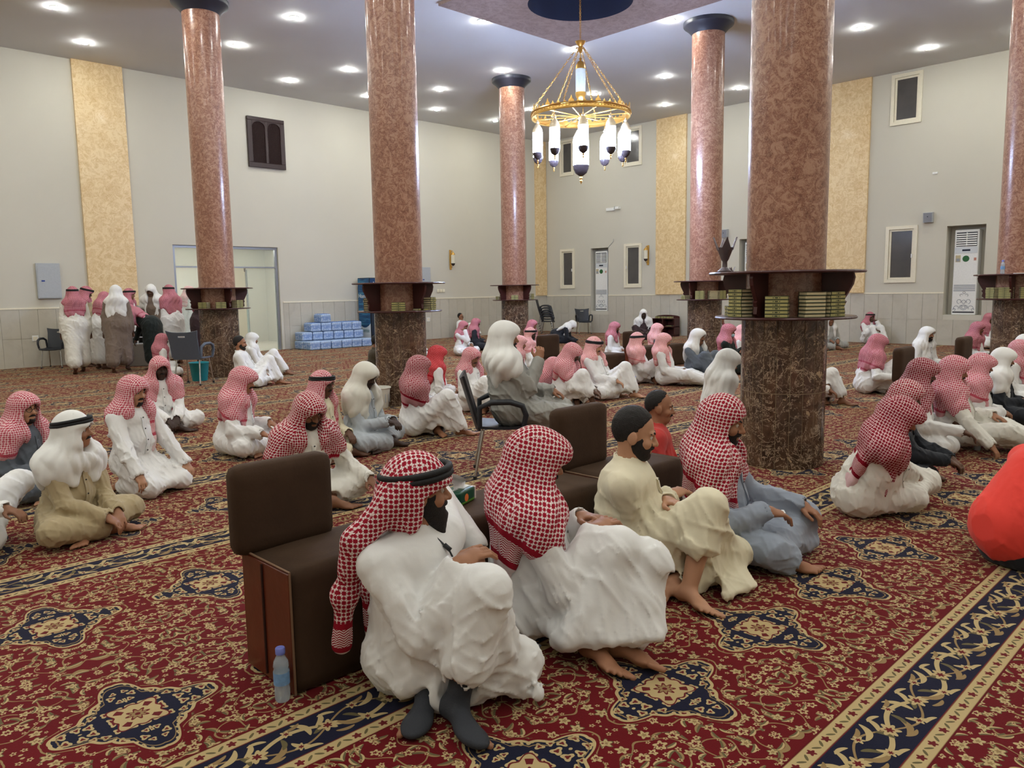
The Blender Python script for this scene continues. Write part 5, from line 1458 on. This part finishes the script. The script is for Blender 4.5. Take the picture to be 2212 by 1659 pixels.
    if mask:
        E_ = Field(HC-.16, HC+.16, .007); E_.add(ell(H_(0, .030, -.055), (.066, .085, .050), Rh), .01); E_.inter(lambda x, y, z: f32(.03)-Lq(x, y, z)[1])
        link('face_mask', to_mesh('face_mask', *E_.mesh(), plain('mask_blue', (168, 196, 210), .8)), t)
    if socks:
        E_ = Field(lo, np.array([hi[0], hi[1], .34]), max(res, .007))
        for i, s in enumerate((1, -1)):
            k, a, tt = legsJ[i]; u = unit(k-a); sh_ = -u; nz_ = unit(u-tt*(u@tt)); sx = np.cross(tt, nz_)
            if abs(sh_[2]) < .6: nz_ = unit(V3(0, 0, 1)-tt*tt[2]); sx = np.cross(tt, nz_)
            FM = np.stack([sx, tt, nz_], 1); Q = lambda *v: a+FM@V3(*v)
            E_.add(rc(a+u*.08, a, .041, .041), .02); E_.add(ell(Q(0, -.035, -.028), (.037, .043, .037), FM), .02); E_.add(rc(Q(0, -.01, -.012), Q(0, .09, -.036), .040, .032), .025); E_.add(ell(Q(0, .130, -.042), (.050, .080, .026), FM), .02)
        E_.inter(lambda x, y, z: f32(.003)-z+0*x+0*y); Pk, Fk = E_.mesh(); link('socks', to_mesh('socks', Pk, Fk, M_SOCK), t)
    if 'dbg' in J: print(label, pos, HC)
    return t, dict(P=P, S=S, HC=HC, Rh=Rh, arms=arms, legs=legsJ, NB=NB, up=up, fwd=fwd, right=right)
# ------------------------------------------------------------------ people
def fp(x, y): p = at_z(x, y, 0); return (p[0], p[1], 0)
p_ = lambda x, y, z: ('p', x, y, z)
def sheet(*tris):
    """extra cloth: triangles of photo points with heights"""
    def fn(c):
        out = []
        for a, b, d, th in tris:
            q = [c['px'](*v) if isinstance(v, tuple) else c['legs'][0][0] if v == 'kR' else c['legs'][1][0] if v == 'kL' else c['P'] for v in (a, b, d)]
            out.append((tri(*q, th), .04))
        return out
    return fn
NEAR, MID, FAR = .0052, .0095, .0135
# the four men leaning on the benches
man1, c1 = person('bearded man in white robe, red scarf with black cord and dark socks by the bench', 905, 1050, 0, pos=(1.83, 2.45, 0), hdir=-58, res=NEAR, scale=1.14,
    robe='white', scarf='red', cord=True, skin='b', beard=3, eyes=True, socks=True, lean=(2, 5), head=(30, 2, 0), twist=-26, cape=0, tailpx=((842, 1085, .80, .05), (772, 1165, .66, .046), (745, 1285, .42, .040), (738, 1395, .20, .030)), girth=1.12, tails=(0, 0), back=.26, gap=0, hem=(.62, .86),
    J=dict(legR=(p_(1050, 1275, .50), p_(985, 1505, .10), p_(1040, 1600, .03), 1), legL=(p_(1115, 1430, .14), p_(925, 1500, .06), p_(885, 1590, .03), 1), poleL=V3(-.9, -.3, .1), handL=(V3(.1, .3, -1), V3(0, 1, .3), .5)),
    hands=(p_(985, 1225, .56), p_(1028, 1180, .48)), seed=3, hempl=((0, 0, -.37), (0, 0, 1)), extra=sheet(('kR', (880, 1480, .10), (1100, 1410, .24), .022), ('P', 'kR', (880, 1480, .10), .04), ('kL', (1160, 1500, .05), (1060, 1470, .07), .02)))
man2, c2 = person('man in white robe hooded in a red checked scarf, barefoot, second on the bench', 1165, 985, 0, pos=(2.48, 2.48, 0), hdir=-52, res=NEAR, scale=1.15,
    robe='white', scarf='red', skin='b', lean=(4, 3), head=(16, 14, 0), twist=14, girth=1.08, long=.18, back=.26, hem=(.80, .84), gap=.02, tails=(.26, .22), visor=.075,
    J=dict(legR=(p_(1335, 1185, .47), p_(1285, 1395, .07), p_(1340, 1445, .03), 1), legL=(p_(1400, 1215, .40), p_(1345, 1392, .07), p_(1435, 1435, .03), 1)),
    hands=(p_(1280, 1150, .52), p_(1255, 1120, .52)), seed=11, hempl=((.0, -.12, -.20), (-.15, .5, .85)), extra=sheet(('kR', (1222, 1385, .12), (1420, 1375, .15), .022), ('P', 'kR', (1222, 1385, .12), .04), ('kR', 'kL', (1430, 1360, .16), .02)))
man3, c3 = person('bearded bareheaded man in a cream robe, one knee up, barefoot on the carpet', 1350, 945, 0, pos=(3.32, 2.52, 0), hdir=-60, res=NEAR, scale=1.15,
    robe='cream', scarf=None, hair=True, skin='a', beard=1, eyes=True, lean=(2, 3), head=(6, 12, 0), girth=1.12, hem=(.42, .80),
    J=dict(legR=(p_(1530, 1095, .48), p_(1488, 1268, .09), p_(1570, 1335, .02), 1), legL=(p_(1585, 1195, .14), p_(1452, 1262, .07), p_(1415, 1290, .04), 1)),
    hands=(p_(1445, 1070, .47), p_(1440, 1085, .46)), seed=21, extra=sheet(('P', 'kR', (1420, 1240, .10), .04), ('kR', 'kL', (1540, 1190, .16), .02), ('kL', (1625, 1265, .04), (1570, 1285, .04), .02)))
man4, c4 = person('man in blue-grey robe, red checked scarf over a white lace cap, sitting cross-legged', 1548, 935, 0, pos=(3.96, 2.40, 0), hdir=-66, res=NEAR, scale=1.15,
    robe='bluegrey', scarf='red', cap=True, skin='b', beard=1, eyes=True, lean=(5, 2), head=(-6, 12, 0), hem=(.9, .9), long=1, back=.26, gap=.055, tails=(.34, .30), visor=.012, opens=.035,
    J=dict(legR=(p_(1665, 1190, .14), p_(1700, 1215, .06), V3(-.3, 1, 0)), legL=(p_(1735, 1115, .20), p_(1640, 1190, .07), V3(.4, .8, 0))),
    hands=(p_(1655, 1105, .34), p_(1728, 1090, .30)), seed=5, hempl=((.0, -.12, -.18), (0, .4, .9)), extra=sheet(('kR', 'kL', (1755, 1170, .06), .03), ('kR', (1755, 1170, .06), (1670, 1225, .03), .025)))
mc = MB().tube([c1['NB']+c1['fwd']*.078-c1['right']*.02, c1['NB']-c1['up']*.04+c1['fwd']*.135-c1['right']*.035, c1['NB']-c1['up']*.10+c1['fwd']*.165-c1['right']*.045, c1['NB']-c1['up']*.15+c1['fwd']*.18-c1['right']*.04], .0035, 5)
mc.tube([c1['NB']-c1['up']*.028+c1['fwd']*.12-c1['right']*.030, c1['NB']-c1['up']*.045+c1['fwd']*.142-c1['right']*.038], .009, 6)
link('lapel_microphone', mc.mesh('lapel_microphone', M_BLACK, True), man1)
PEOPLE = [
 dict(label='balding man in a red and dark grey polo shirt behind the benches', px=1425, py=880, phi=2, res=.007, short=True, trousers='dark', robe='polo', scarf=None, hair=.03, skin='b', beard=0, lean=(4, 0), head=(0, 6, 0)),
 dict(label='man in grey robe and white scarf on a plastic chair, hand raised to his face', px=1085, py=745, phi=0, pos=(4.70, 4.80, 0), hdir=-42, res=.0075, legs='chair', robe='stone', scarf='white', skin='b', beard=2, lean=(-8, 0), head=(-4, 4, 0), girth=1.22, hands=((.03, .22, .93), (-.16, .34, .66)), tails=(.22, .34), scale=1.06, long=.25, hem=(.93, .93), bands=False,
      J=dict(P=(0, 0, .52), legR=((.14, .44, .50), (.16, .62, .08), (.1, 1, -.1)), legL=((-.14, .44, .50), (-.14, .66, .08), (-.1, 1, -.1)), handR=(V3(-.2, .2, 1), V3(1, .3, 0), .9)), gap=.03),
 dict(label='man with glasses in a slate grey shirt and red scarf at the left edge', px=52, py=882, phi=-42, res=MID, robe='slate', scarf='pink', glasses=True, skin='a', head=(-8, 4, 0), beard=.5, tails=(0, .1), long=1, gap=.06),
 dict(label='young man in beige robe, white scarf with black cord, cross-legged at left', px=160, py=930, phi=-48, res=.008, robe='beige', scarf='white', cord=True, skin='b', head=(28, 0, 0), hands='front', tails=(.12, .12), long=.2, eyes=True, bands=False, gap=0, lean=(12, 0)),
 dict(label='man in white robe cut by the left edge, wearing a gold wristwatch and socks', px=-60, py=900, phi=-8, pos=(.55, 5.62, 0), hdir=-50, res=MID, legs='kneeup', robe='white', scarf='white', skin='c', socks=True, lean=(12, 0), bands=False,
      J=dict(legR=(p_(40, 1040, .36), p_(-40, 1140, .08), p_(60, 1160, .03), 1)), hands=(p_(35, 1085, .30), p_(10, 1100, .30))),
 dict(label='moustached man kneeling in white robe with red scarf, buttons down the front', px=288, py=845, phi=-50, legs='kneel', res=.008, robe='white', scarf='pink', skin='a', hands=((.24, .34, .20), (-.24, .34, .20)), head=(6, 10, 0), tails=(0, .30), gap=.06, beard=.5, lean=(4, 0), scale=.98, back=.12),
 dict(label='dark-faced man in white robe and pink scarf facing the camera, before the empty chair', px=345, py=795, phi=-72, res=MID, robe='white', scarf='pink', skin='e', hands='front', long=1, tails=(.3, .3), lean=(10, 0), scale=1.05, visor=.07),
 dict(label='man in white robe under a pink checked scarf, bare foot showing, left of centre', px=525, py=822, phi=-22, res=MID, robe='white', scarf='pink', skin='b', hands=((.26, .40, .24), (-.22, .30, .26)), head=(0, 14, 0), lean=(14, 0), long=1, back=.2, scale=1.05, visor=.075),
 dict(label='heavy man in white robe with a large red checked scarf, hand resting by his knee', px=668, py=888, phi=-66, res=.008, robe='offwhite', scarf='red', skin='c', hands=((.34, .34, .18), (-.36, .36, .18)), head=(8, 22, 0), lean=(18, 0), long=1, girth=1.15, tails=(.42, .26), beard=1, scale=1.06, visor=.07),
 dict(label='man with glasses, cream robe, pink scarf with black cord, behind the heavy man', px=697, py=830, phi=-40, res=MID, robe='cream', scarf='pink', cord=True, glasses=True, skin='d', head=(10, 8, 0), lean=(6, 0), gap=.07, tails=(0, .28)),
 dict(label='dark-skinned man in pale grey robe and fringed white scarf, hands clasped', px=790, py=812, phi=-32, res=MID, robe='ltgrey', scarf='offwhite', skin='e', hands=((.04, .36, .28), (-.04, .38, .28)), head=(0, 22, 0), lean=(10, 0), long=1, scale=1.06, bands=False, visor=.06),
 dict(label='man in white robe with dark red scarf, arms crossed, beside the middle column', px=905, py=795, phi=2, res=MID, legs='kneeup', robe='white', scarf='deep', skin='b', hands='fold', head=(12, 8, 0), lean=(6, 0), long=1, beard=1, hem=(.9, .9), scale=1.05),
 dict(label='man in bright red scarf and white robe seated behind the arms-crossed man', px=945, py=778, phi=14, res=MID, robe='white', scarf='bright', skin='b', head=(0, 10, 0), tails=(.3, .3), must=True, visor=.07, hz=-.07),
 dict(label='young man in white robe and pink scarf, knee raised, bare feet forward', px=1018, py=772, phi=-38, res=MID, legs='kneeup', robe='white', scarf='pink', skin='c', head=(-5, 14, 0), lean=(0, 0), hem=(.7, .8), gap=.07, tails=(0, .12), visor=.07),
 dict(label='bearded black-haired man in white shirt leaning on the left column', px=518, py=735, phi=-12, res=.011, legs='kneeup', flip=True, robe='white', scarf=None, hair=True, beard=1, skin='b', lean=(-10, 0), hands='lap', hem=(.85, .85), head=(0, 4, 0), scale=1.05, hz=.05),
 dict(label='man in white scarf with knees drawn up beside the left column', px=545, py=742, phi=-2, res=.012, legs='kneesup', robe='white', scarf='white', skin='c', lean=(-8, 0), hands='lap', bands=False, hem=(.9, .9), head=(0, 10, 0), hz=-.08),
 dict(label='man in olive brown robe half hidden behind the middle column', px=815, py=738, phi=20, res=FAR, robe='olive', scarf=None, hair=True, skin='c'),
 dict(label='man in white partly visible behind the right side of the middle column', px=905, py=712, phi=20, res=FAR, robe='white', scarf='white', skin='c', lean=(14, 0), bands=False),
 dict(label='man with glasses and short black hair leaning against the far left wall', px=995, py=682, phi=-32, res=.012, legs='kneesup', robe='white', scarf=None, hair=True, glasses=True, skin='b', lean=(-14, 0), hands='sides', head=(0, -4, 0), hem=(.75, .75)),
 dict(label='man in rose scarf holding his chin, before the man with glasses', px=1001, py=705, phi=-40, res=.012, robe='white', scarf='rose', skin='c', hands='chin', lean=(10, 0)),
 dict(label='man in rose scarf half hidden left of the far column', px=1077, py=682, phi=-5, pos=(13.9, 15.65, 0), res=FAR, robe='dark', scarf='rose', skin='d', hz=.06),
 dict(label='man in bright red scarf seated before the far column', px=1105, py=693, phi=-40, res=FAR, robe='white', scarf='bright', skin='b'),
 dict(label='man in rose scarf seated right of the far column', px=1150, py=696, phi=-25, res=FAR, hz=.07, robe='white', scarf='rose', skin='c'),
 dict(label='dark bearded man in pink scarf and black cord lounging behind the man on the chair', px=1147, py=722, phi=-35, res=.012, robe='white', scarf='pale', cord=True, skin='e', beard=1, lean=(-10, 0), long=1, tails=(.3, .3), gap=0),
 dict(label='young man in pale pink scarf just behind the white-scarfed man on the chair', px=1122, py=742, phi=-5, res=.012, robe='white', scarf='pale', skin='b', head=(0, 10, 0)),
 dict(label='man in dark jacket and white scarf bowing to the floor by the stacked chairs', px=1236, py=702, phi=-8, res=.012, legs='kneel', robe='dark', scarf='white', skin='c', lean=(62, 0), head=(0, 62, 0), hands=((.16, .62, .06), (-.16, .62, .06)), bands=False, back=.3, hz=0),
 dict(label='man in dark robe and large white scarf against the right wall by the bookcase', px=1390, py=678, phi=-82, res=.012, robe='maroon', scarf='white', skin='e', long=1, tails=(.45, .45), gap=.02, bands=False, J=dict(legR=((.25, .22, .34), (.18, .40, .07), (.1, 1, -.2))), hem=(.95, .95), scale=1.1),
 dict(label='bearded man in rose scarf and white robe, behind the old man', px=1328, py=708, phi=-20, res=.012, robe='white', scarf='rose', skin='c', beard=1, tails=(.1, .35)),
 dict(label='man in pale pink scarf with black cord looking right, middle row', px=1378, py=735, phi=-2, res=.012, legs='kneeup', robe='white', scarf='pale', cord=True, skin='c', tails=(.35, .35), hem=(.9, .9), lean=(-4, 0), head=(0, 6, 0), gap=.03, long=1),
 dict(label='man in pink scarf and grey jacket in the middle row, face turned away', px=1420, py=712, phi=10, res=.012, robe='slate', scarf='pale', skin='c', hands='knees', lean=(4, 0)),
 dict(label='young man in pale pink scarf with legs stretched out in white', px=1434, py=737, phi=-12, res=.012, legs='long', robe='white', scarf='pale', skin='b', hem=(.98, .98), lean=(-4, 0), gap=.07),
 dict(label='old grey-bearded man in pink scarf and cord holding a phone', px=1284, py=748, phi=-28, res=.0105, legs='kneeup', flip=True, robe='white', scarf='pale', cord=True, skin='a', lean=(-8, 0), hands=((.12, .34, .26), (-.22, .30, .22)), gap=.06, tails=(0, .1), hem=(.8, .8), head=(0, 14, 0), scale=1.05),
 dict(label='man bowed under a pink checked scarf hugging his knee, bare foot forward', px=1236, py=758, phi=-18, res=.0105, legs='kneeup', robe='white', scarf='pink', skin='d', lean=(16, 0), head=(0, 30, 0), hands=((.16, .50, .22), (.0, .46, .24)), long=1, hem=(.6, .9), scale=1.05, hz=.03),
 dict(label='man bent low under a pink checked scarf behind the man on the chair', px=1195, py=792, phi=-20, res=.0105, robe='white', scarf='pink', skin='c', lean=(50, 0), head=(0, 55, 0), long=1, back=.26, hands='front', hz=.0),
 dict(label='man in white scarf and grey robe hugging both knees', px=1508, py=728, phi=-38, res=.0105, legs='kneesup', robe='slate', scarf='white', skin='c', hands='wraps', lean=(8, 0), bands=False, head=(12, 4, 0), hem=(.6, .6), gap=.06, scale=1.06),
 dict(label='man in dark green jacket, rose scarf and blue face mask', px=1574, py=716, phi=-12, res=.0105, robe='green', scarf='rose', skin='c', mask=True, hands='fold', lean=(0, 0), must=False, tails=(0, .1), scale=1.06, gap=.06),
 dict(label='man in rose scarf behind the masked man', px=1556, py=690, phi=-30, res=FAR, robe='white', scarf='rose', skin='c'),
 dict(label='man in pale pink scarf almost hidden by the nearest column', px=1604, py=716, phi=-10, res=FAR, robe='white', scarf='pale', skin='c'),
 dict(label='man wholly draped in a white scarf and robe beside the nearest column', px=1572, py=782, phi=18, res=MID, legs='kneel', robe='offwhite', scarf='white', skin='c', long=1, back=.34, lean=(14, 0), head=(0, 22, 0), tails=(.3, .3), gap=0, bands=False, scale=1.0, visor=.07),
 dict(label='man in grey and white by the right wall behind the nearest column', px=1793, py=692, phi=-60, res=FAR, robe='stone', scarf='white', skin='c', bands=False),
 dict(label='man in red scarf with cord leaning on his hand by the right wall', px=1880, py=684, phi=-50, res=.012, legs='kneesup', robe='white', scarf='rose', cord=True, skin='d', hands=((.10, .40, .38), (-.10, .22, .60)), hem=(.95, .95), tails=(0, 0), gap=.05),
 dict(label='man in white robe and rose hood, back turned, right of the nearest column', px=1896, py=742, phi=22, res=MID, legs='kneeup', robe='white', scarf='rose', skin='c', lean=(14, 0), head=(0, 16, 0), long=1, back=.22, hem=(.95, .95), hands='knees', gap=.02, visor=.075, scale=1.04),
 dict(label='bearded young man in white robe and white hood facing us at right', px=2003, py=722, phi=-38, res=.0105, robe='white', scarf='white', skin='b', beard=1, tails=(.3, .34), bands=False, head=(10, 2, 0), visor=.07),
 dict(label='man in rose scarf turned sideways near the far right bench', px=2112, py=710, phi=-20, res=.012, robe='white', scarf='rose', skin='c', long=1, gap=0),
 dict(label='man in rose scarf muffled up to the chin by the right edge column', px=2137, py=684, phi=-35, res=FAR, robe='white', scarf='rose', skin='d', long=1, gap=0, tails=(.3, .3)),
 dict(label='man in white robe and tall dark red hood, hand on his knee, right row', px=1993, py=806, phi=2, res=MID, robe='white', scarf='deep', skin='d', hands=((.28, .40, .26), (-.24, .36, .26)), head=(0, 12, 0), lean=(8, 0), long=1, tails=(.36, .2), gap=.0, visor=.075, scale=1.06),
 dict(label='man in white robe and red scarf reclining with legs stretched right', px=2062, py=800, phi=-2, res=MID, legs='long', robe='offwhite', scarf='pink', skin='b', lean=(-4, 6), head=(0, 12, 0), long=1, hem=(.9, .9), hands=((.40, .34, .06), (-.1, .3, .3)), back=.26, scale=1.06, visor=.06),
 dict(label='man in red hood right behind the reclining man', px=2120, py=790, phi=6, res=.0105, robe='white', scarf='pink', skin='c', long=1, head=(0, 12, 0), gap=.02, tails=(.4, .3), visor=.08),
 dict(label='man in white hood and dark clothes at the right edge', px=2168, py=776, phi=4, res=.0105, robe='dark', scarf='white', skin='c', long=1, tails=(.36, .3), bands=False, gap=.0, head=(0, 12, 0)),
 dict(label='man in pink scarf seen in profile at the right edge', px=2202, py=776, phi=-6, res=.0105, hz=-.12, robe='white', scarf='pink', skin='b', beard=1),
 dict(label='man in white scarf cut by the right edge, farther back', px=2216, py=742, phi=0, res=FAR, robe='white', scarf='white', skin='c', bands=False),
 dict(label='man in off-white robe with red banded scarf over his back, bare sole showing', px=1893, py=905, phi=-6, pos=(5.42, 2.10, 0), hdir=-66, res=.0075, legs='side', robe='offwhite', scarf='deep', skin='b', lean=(22, 4), head=(0, 26, 0), long=.55, back=.38, girth=1.12, hem=(.85, .85), gap=0, tails=(.34, .44), scale=1.04, visor=.08,
      J=dict(legR=(p_(1975, 1075, .13), p_(1885, 1085, .06), p_(1850, 1105, .05), 1), legL=(p_(2005, 1040, .16), p_(1900, 1070, .08), p_(1860, 1080, .07), 1)), hands=(p_(2008, 1065, .05), p_(1990, 1030, .2)), hempl=((0, -.14, -.24), (0, .3, .95))),
 dict(label='man in black clothes and red scarf with hands clasped, behind the banded scarf', px=1958, py=856, phi=-4, res=.0085, robe='dark', scarf='red', skin='d', lean=(14, 0), head=(0, 16, 0), hands=((.05, .46, .22), (-.05, .48, .22)), beard=1, gap=.06, tails=(.2, .2)),
 dict(label='man in a bright red T-shirt and black trousers cut by the right edge', px=2260, py=930, phi=40, pos=(5.06, 1.05, 0), hdir=-28, res=.008, short=True, trousers='dark', robe='redtee', scarf=None, hair=True, skin='b', lean=(24, 4), head=(0, 20, 0), girth=1.12, hands='front', scale=1.15, wr=.45,
      extra=lambda c: [(rc(c['P']+V3(0, -.06, .09), c['S']-c['up']*.10-c['fwd']*.03, .185, .175), .06)]),
 dict(label='man in white robe hidden behind the nearest column, hands over a bottle', px=1740, py=770, phi=-10, pos=fp(1738, 868), res=MID, robe='white', scarf='white', skin='c', hands=(p_(1790, 842, .22), p_(1796, 846, .20)), bands=False, legs='kneeup'),
 # standing group at the left
 dict(label='standing man in white robe and red scarf seen from behind at far left', px=160, py=640, phi=98, pos=fp(172, 806), res=.0125, legs='walk', robe='offwhite', scarf='rose', cord=True, skin='d', hands='down', scale=1.09, back=.26, tails=(0, 0), gap=0, lean=(3, 0), head=(0, 6, 0)),
 dict(label='standing man in tan cloak and red scarf with cord looking down', px=195, py=635, phi=-10, pos=fp(190, 792), res=.0135, legs='stand', robe='beige', scarf='rose', cord=True, skin='d', hands='down', scale=1.10, head=(0, 24, 0), tails=(0, 0)),
 dict(label='standing man in white robe half hidden behind the brown robe', px=220, py=660, phi=30, pos=fp(222, 797), res=.0135, legs='stand', robe='white', scarf='rose', skin='d', hands='down', scale=1.03, lean=(14, 0), head=(0, 30, 0)),
 dict(label='standing man in brown robe and white scarf walking away', px=258, py=640, phi=84, pos=fp(262, 803), res=.0115, legs='walk', robe='brown', scarf='white', skin='d', hands='down', scale=1.10, back=.36, tails=(0, 0), gap=0, bands=False, lean=(4, 0), head=(-10, 6, 0)),
 dict(label='man with black head cord standing beyond the brown robe', px=277, py=640, phi=-20, pos=fp(283, 788), res=.0145, legs='stand', robe='white', scarf='rose', cord=True, skin='c', hands='down', scale=1.06),
 dict(label='standing man in white and rose scarf facing the group, left of the glass doors', px=350, py=628, phi=-110, pos=fp(340, 782), res=.0125, legs='stand', robe='brown', scarf='white', skin='d', hands='down', scale=1.12, tails=(.4, .4), head=(0, 24, 0), bands=False, long=1),
 dict(label='standing man in white robe and rose scarf hanging down his back, by the glass doors', px=382, py=640, phi=130, pos=fp(380, 786), res=.0125, legs='stand', robe='white', scarf='rose', cord=True, skin='c', hands=((.20, .10, .18), (-.22, .02, .0)), scale=1.10, back=.40, long=1, lean=(5, 0)),
 dict(label='man in dark vest and red scarf bending over the low table', px=306, py=668, phi=150, pos=fp(335, 797), res=.0125, legs='stand', robe='green', scarf='rose', skin='d', hands=((.1, .52, .30), (-.1, .52, .30)), scale=1.02, lean=(58, 0), head=(0, 60, 0), back=.24, long=1),
 dict(label='man in pale pink scarf beyond the glass door', px=402, py=620, phi=20, pos=(8.55, 21.3, 0), res=.0145, legs='stand', robe='white', scarf='pale', skin='c', hands='down', scale=1.10),
 dict(label='man in mauve scarf and dark jacket standing behind the left column', px=435, py=615, phi=-30, pos=fp(438, 787), res=.0145, legs='stand', robe='maroon', scarf='rose', skin='d', hands='fold', scale=1.06),
 dict(label='man in rose scarf seated behind the grey chair', px=428, py=722, phi=10, pos=(5.72, 15.75, 0), res=.0125, robe='white', scarf='rose', skin='d', tails=(.3, .3), hz=.12),
 dict(label='man in white shirt and blue trousers standing behind the left column', px=535, py=640, phi=-20, pos=(7.30, 16.4, 0), res=.0145, legs='stand', robe='white', scarf=None, hair=True, skin='d', hands='down', scale=1.04),
]
import time as _t
_a = _t.time()
CTX = {}
for q in PEOPLE: CTX[q['label']] = person(**q)
print('people', round(_t.time()-_a, 1))

def phone(x, y, z, label, rot=(0, 0, 0)):
    t = thing('smartphone', label, 'phone', (x, y, z)); t.rotation_euler = rot
    MB().box(-.036, .036, -.075, .075, 0, .009, bev=.002).build('case', M_BLACK, t); MB().box(-.033, .033, -.071, .071, .009, .0096).build('screen', plain('dark_screen', (26, 30, 40), .1), t)
p = at_z(345, 1013); phone(p[0], p[1], .001, 'black smartphone lying on the carpet before the kneeling man', (0, 0, .5))
o_, c_ = next(v for k, v in CTX.items() if k.startswith('old grey-bearded'))
bpy.context.view_layer.update(); w_ = c_['arms'][1]; hp = o_.matrix_world @ Vector(tuple(w_[1]+unit(w_[1]-w_[0])*.085+V3(0, 0, .03)))
phone(hp.x, hp.y, hp.z, 'smartphone held up by the old man in pink scarf', (1.1, 0, -.5))
p = at_z(1128, 1386, .16); phone(p[0], p[1], .16, 'smartphone slipping from the lap of the man in dark socks', (.3, .2, .5))
# low table with a rack by the standing group
p = at_z(312, 789); t = thing('low_table', 'low grey-brown covered table with a white divided rack, by the standing men', 'table', (p[0], p[1], 0), -.4)
MB().box(-.30, .30, -.2, .2, 0.001, .50, bev=.01).build('table_block', plain('table_cover', (128, 118, 104), .8), t)
rk = MB()
for x in (-.27, -.09, .09, .27): rk.box(x-.012, x+.012, -.18, .18, .50, .80)
for z in (.505, .65, .79): rk.box(-.27, .27, -.18, .18, z, z+.015)
rk.build('rack', M_WHITE, t); MB().box(-.26, .26, .14, .17, .52, .79).build('rack_back', plain('rack_grey', (150, 146, 140), .6), t)
# wristwatch of the man at the left edge
o_, c_ = next(v for k, v in CTX.items() if 'gold wristwatch' in k)
e_, w_ = c_['arms'][0]; u_ = unit(w_-e_); x_ = unit(np.cross(u_, V3(0, 0, 1))); z_ = np.cross(x_, u_); M4 = np.eye(4); M4[:3, 0] = x_; M4[:3, 1] = u_; M4[:3, 2] = z_; M4[:3, 3] = w_-u_*.002+z_*.030
t = thing('wristwatch', 'gold wristwatch on the wrist at the left edge', 'watch'); t.matrix_world = o_.matrix_world @ Matrix(M4.tolist())
MB().lathe([(.018, 0), (.019, .004), (.016, .008)], 18).build('case', M_GOLD, t); MB().lathe([(.0155, .0081), (.015, .0085)], 18).build('dial', M_WHITE, t)
MB().tube([(.033*math.cos(a), 0, -.030+.032*math.sin(a)) for a in np.linspace(0, 2*PI, 16, endpoint=False)], .006, 6, closed=True).build('strap', M_GOLD, t)
p = at_z(1692, 1106, .33); tag(MB().box(-.03, .03, -.008, .008, 0, .004).build('paper_slip', M_WHITE, None, tuple(p), .6), 'small white paper slip in the hands of the man in blue-grey robe', 'paper')
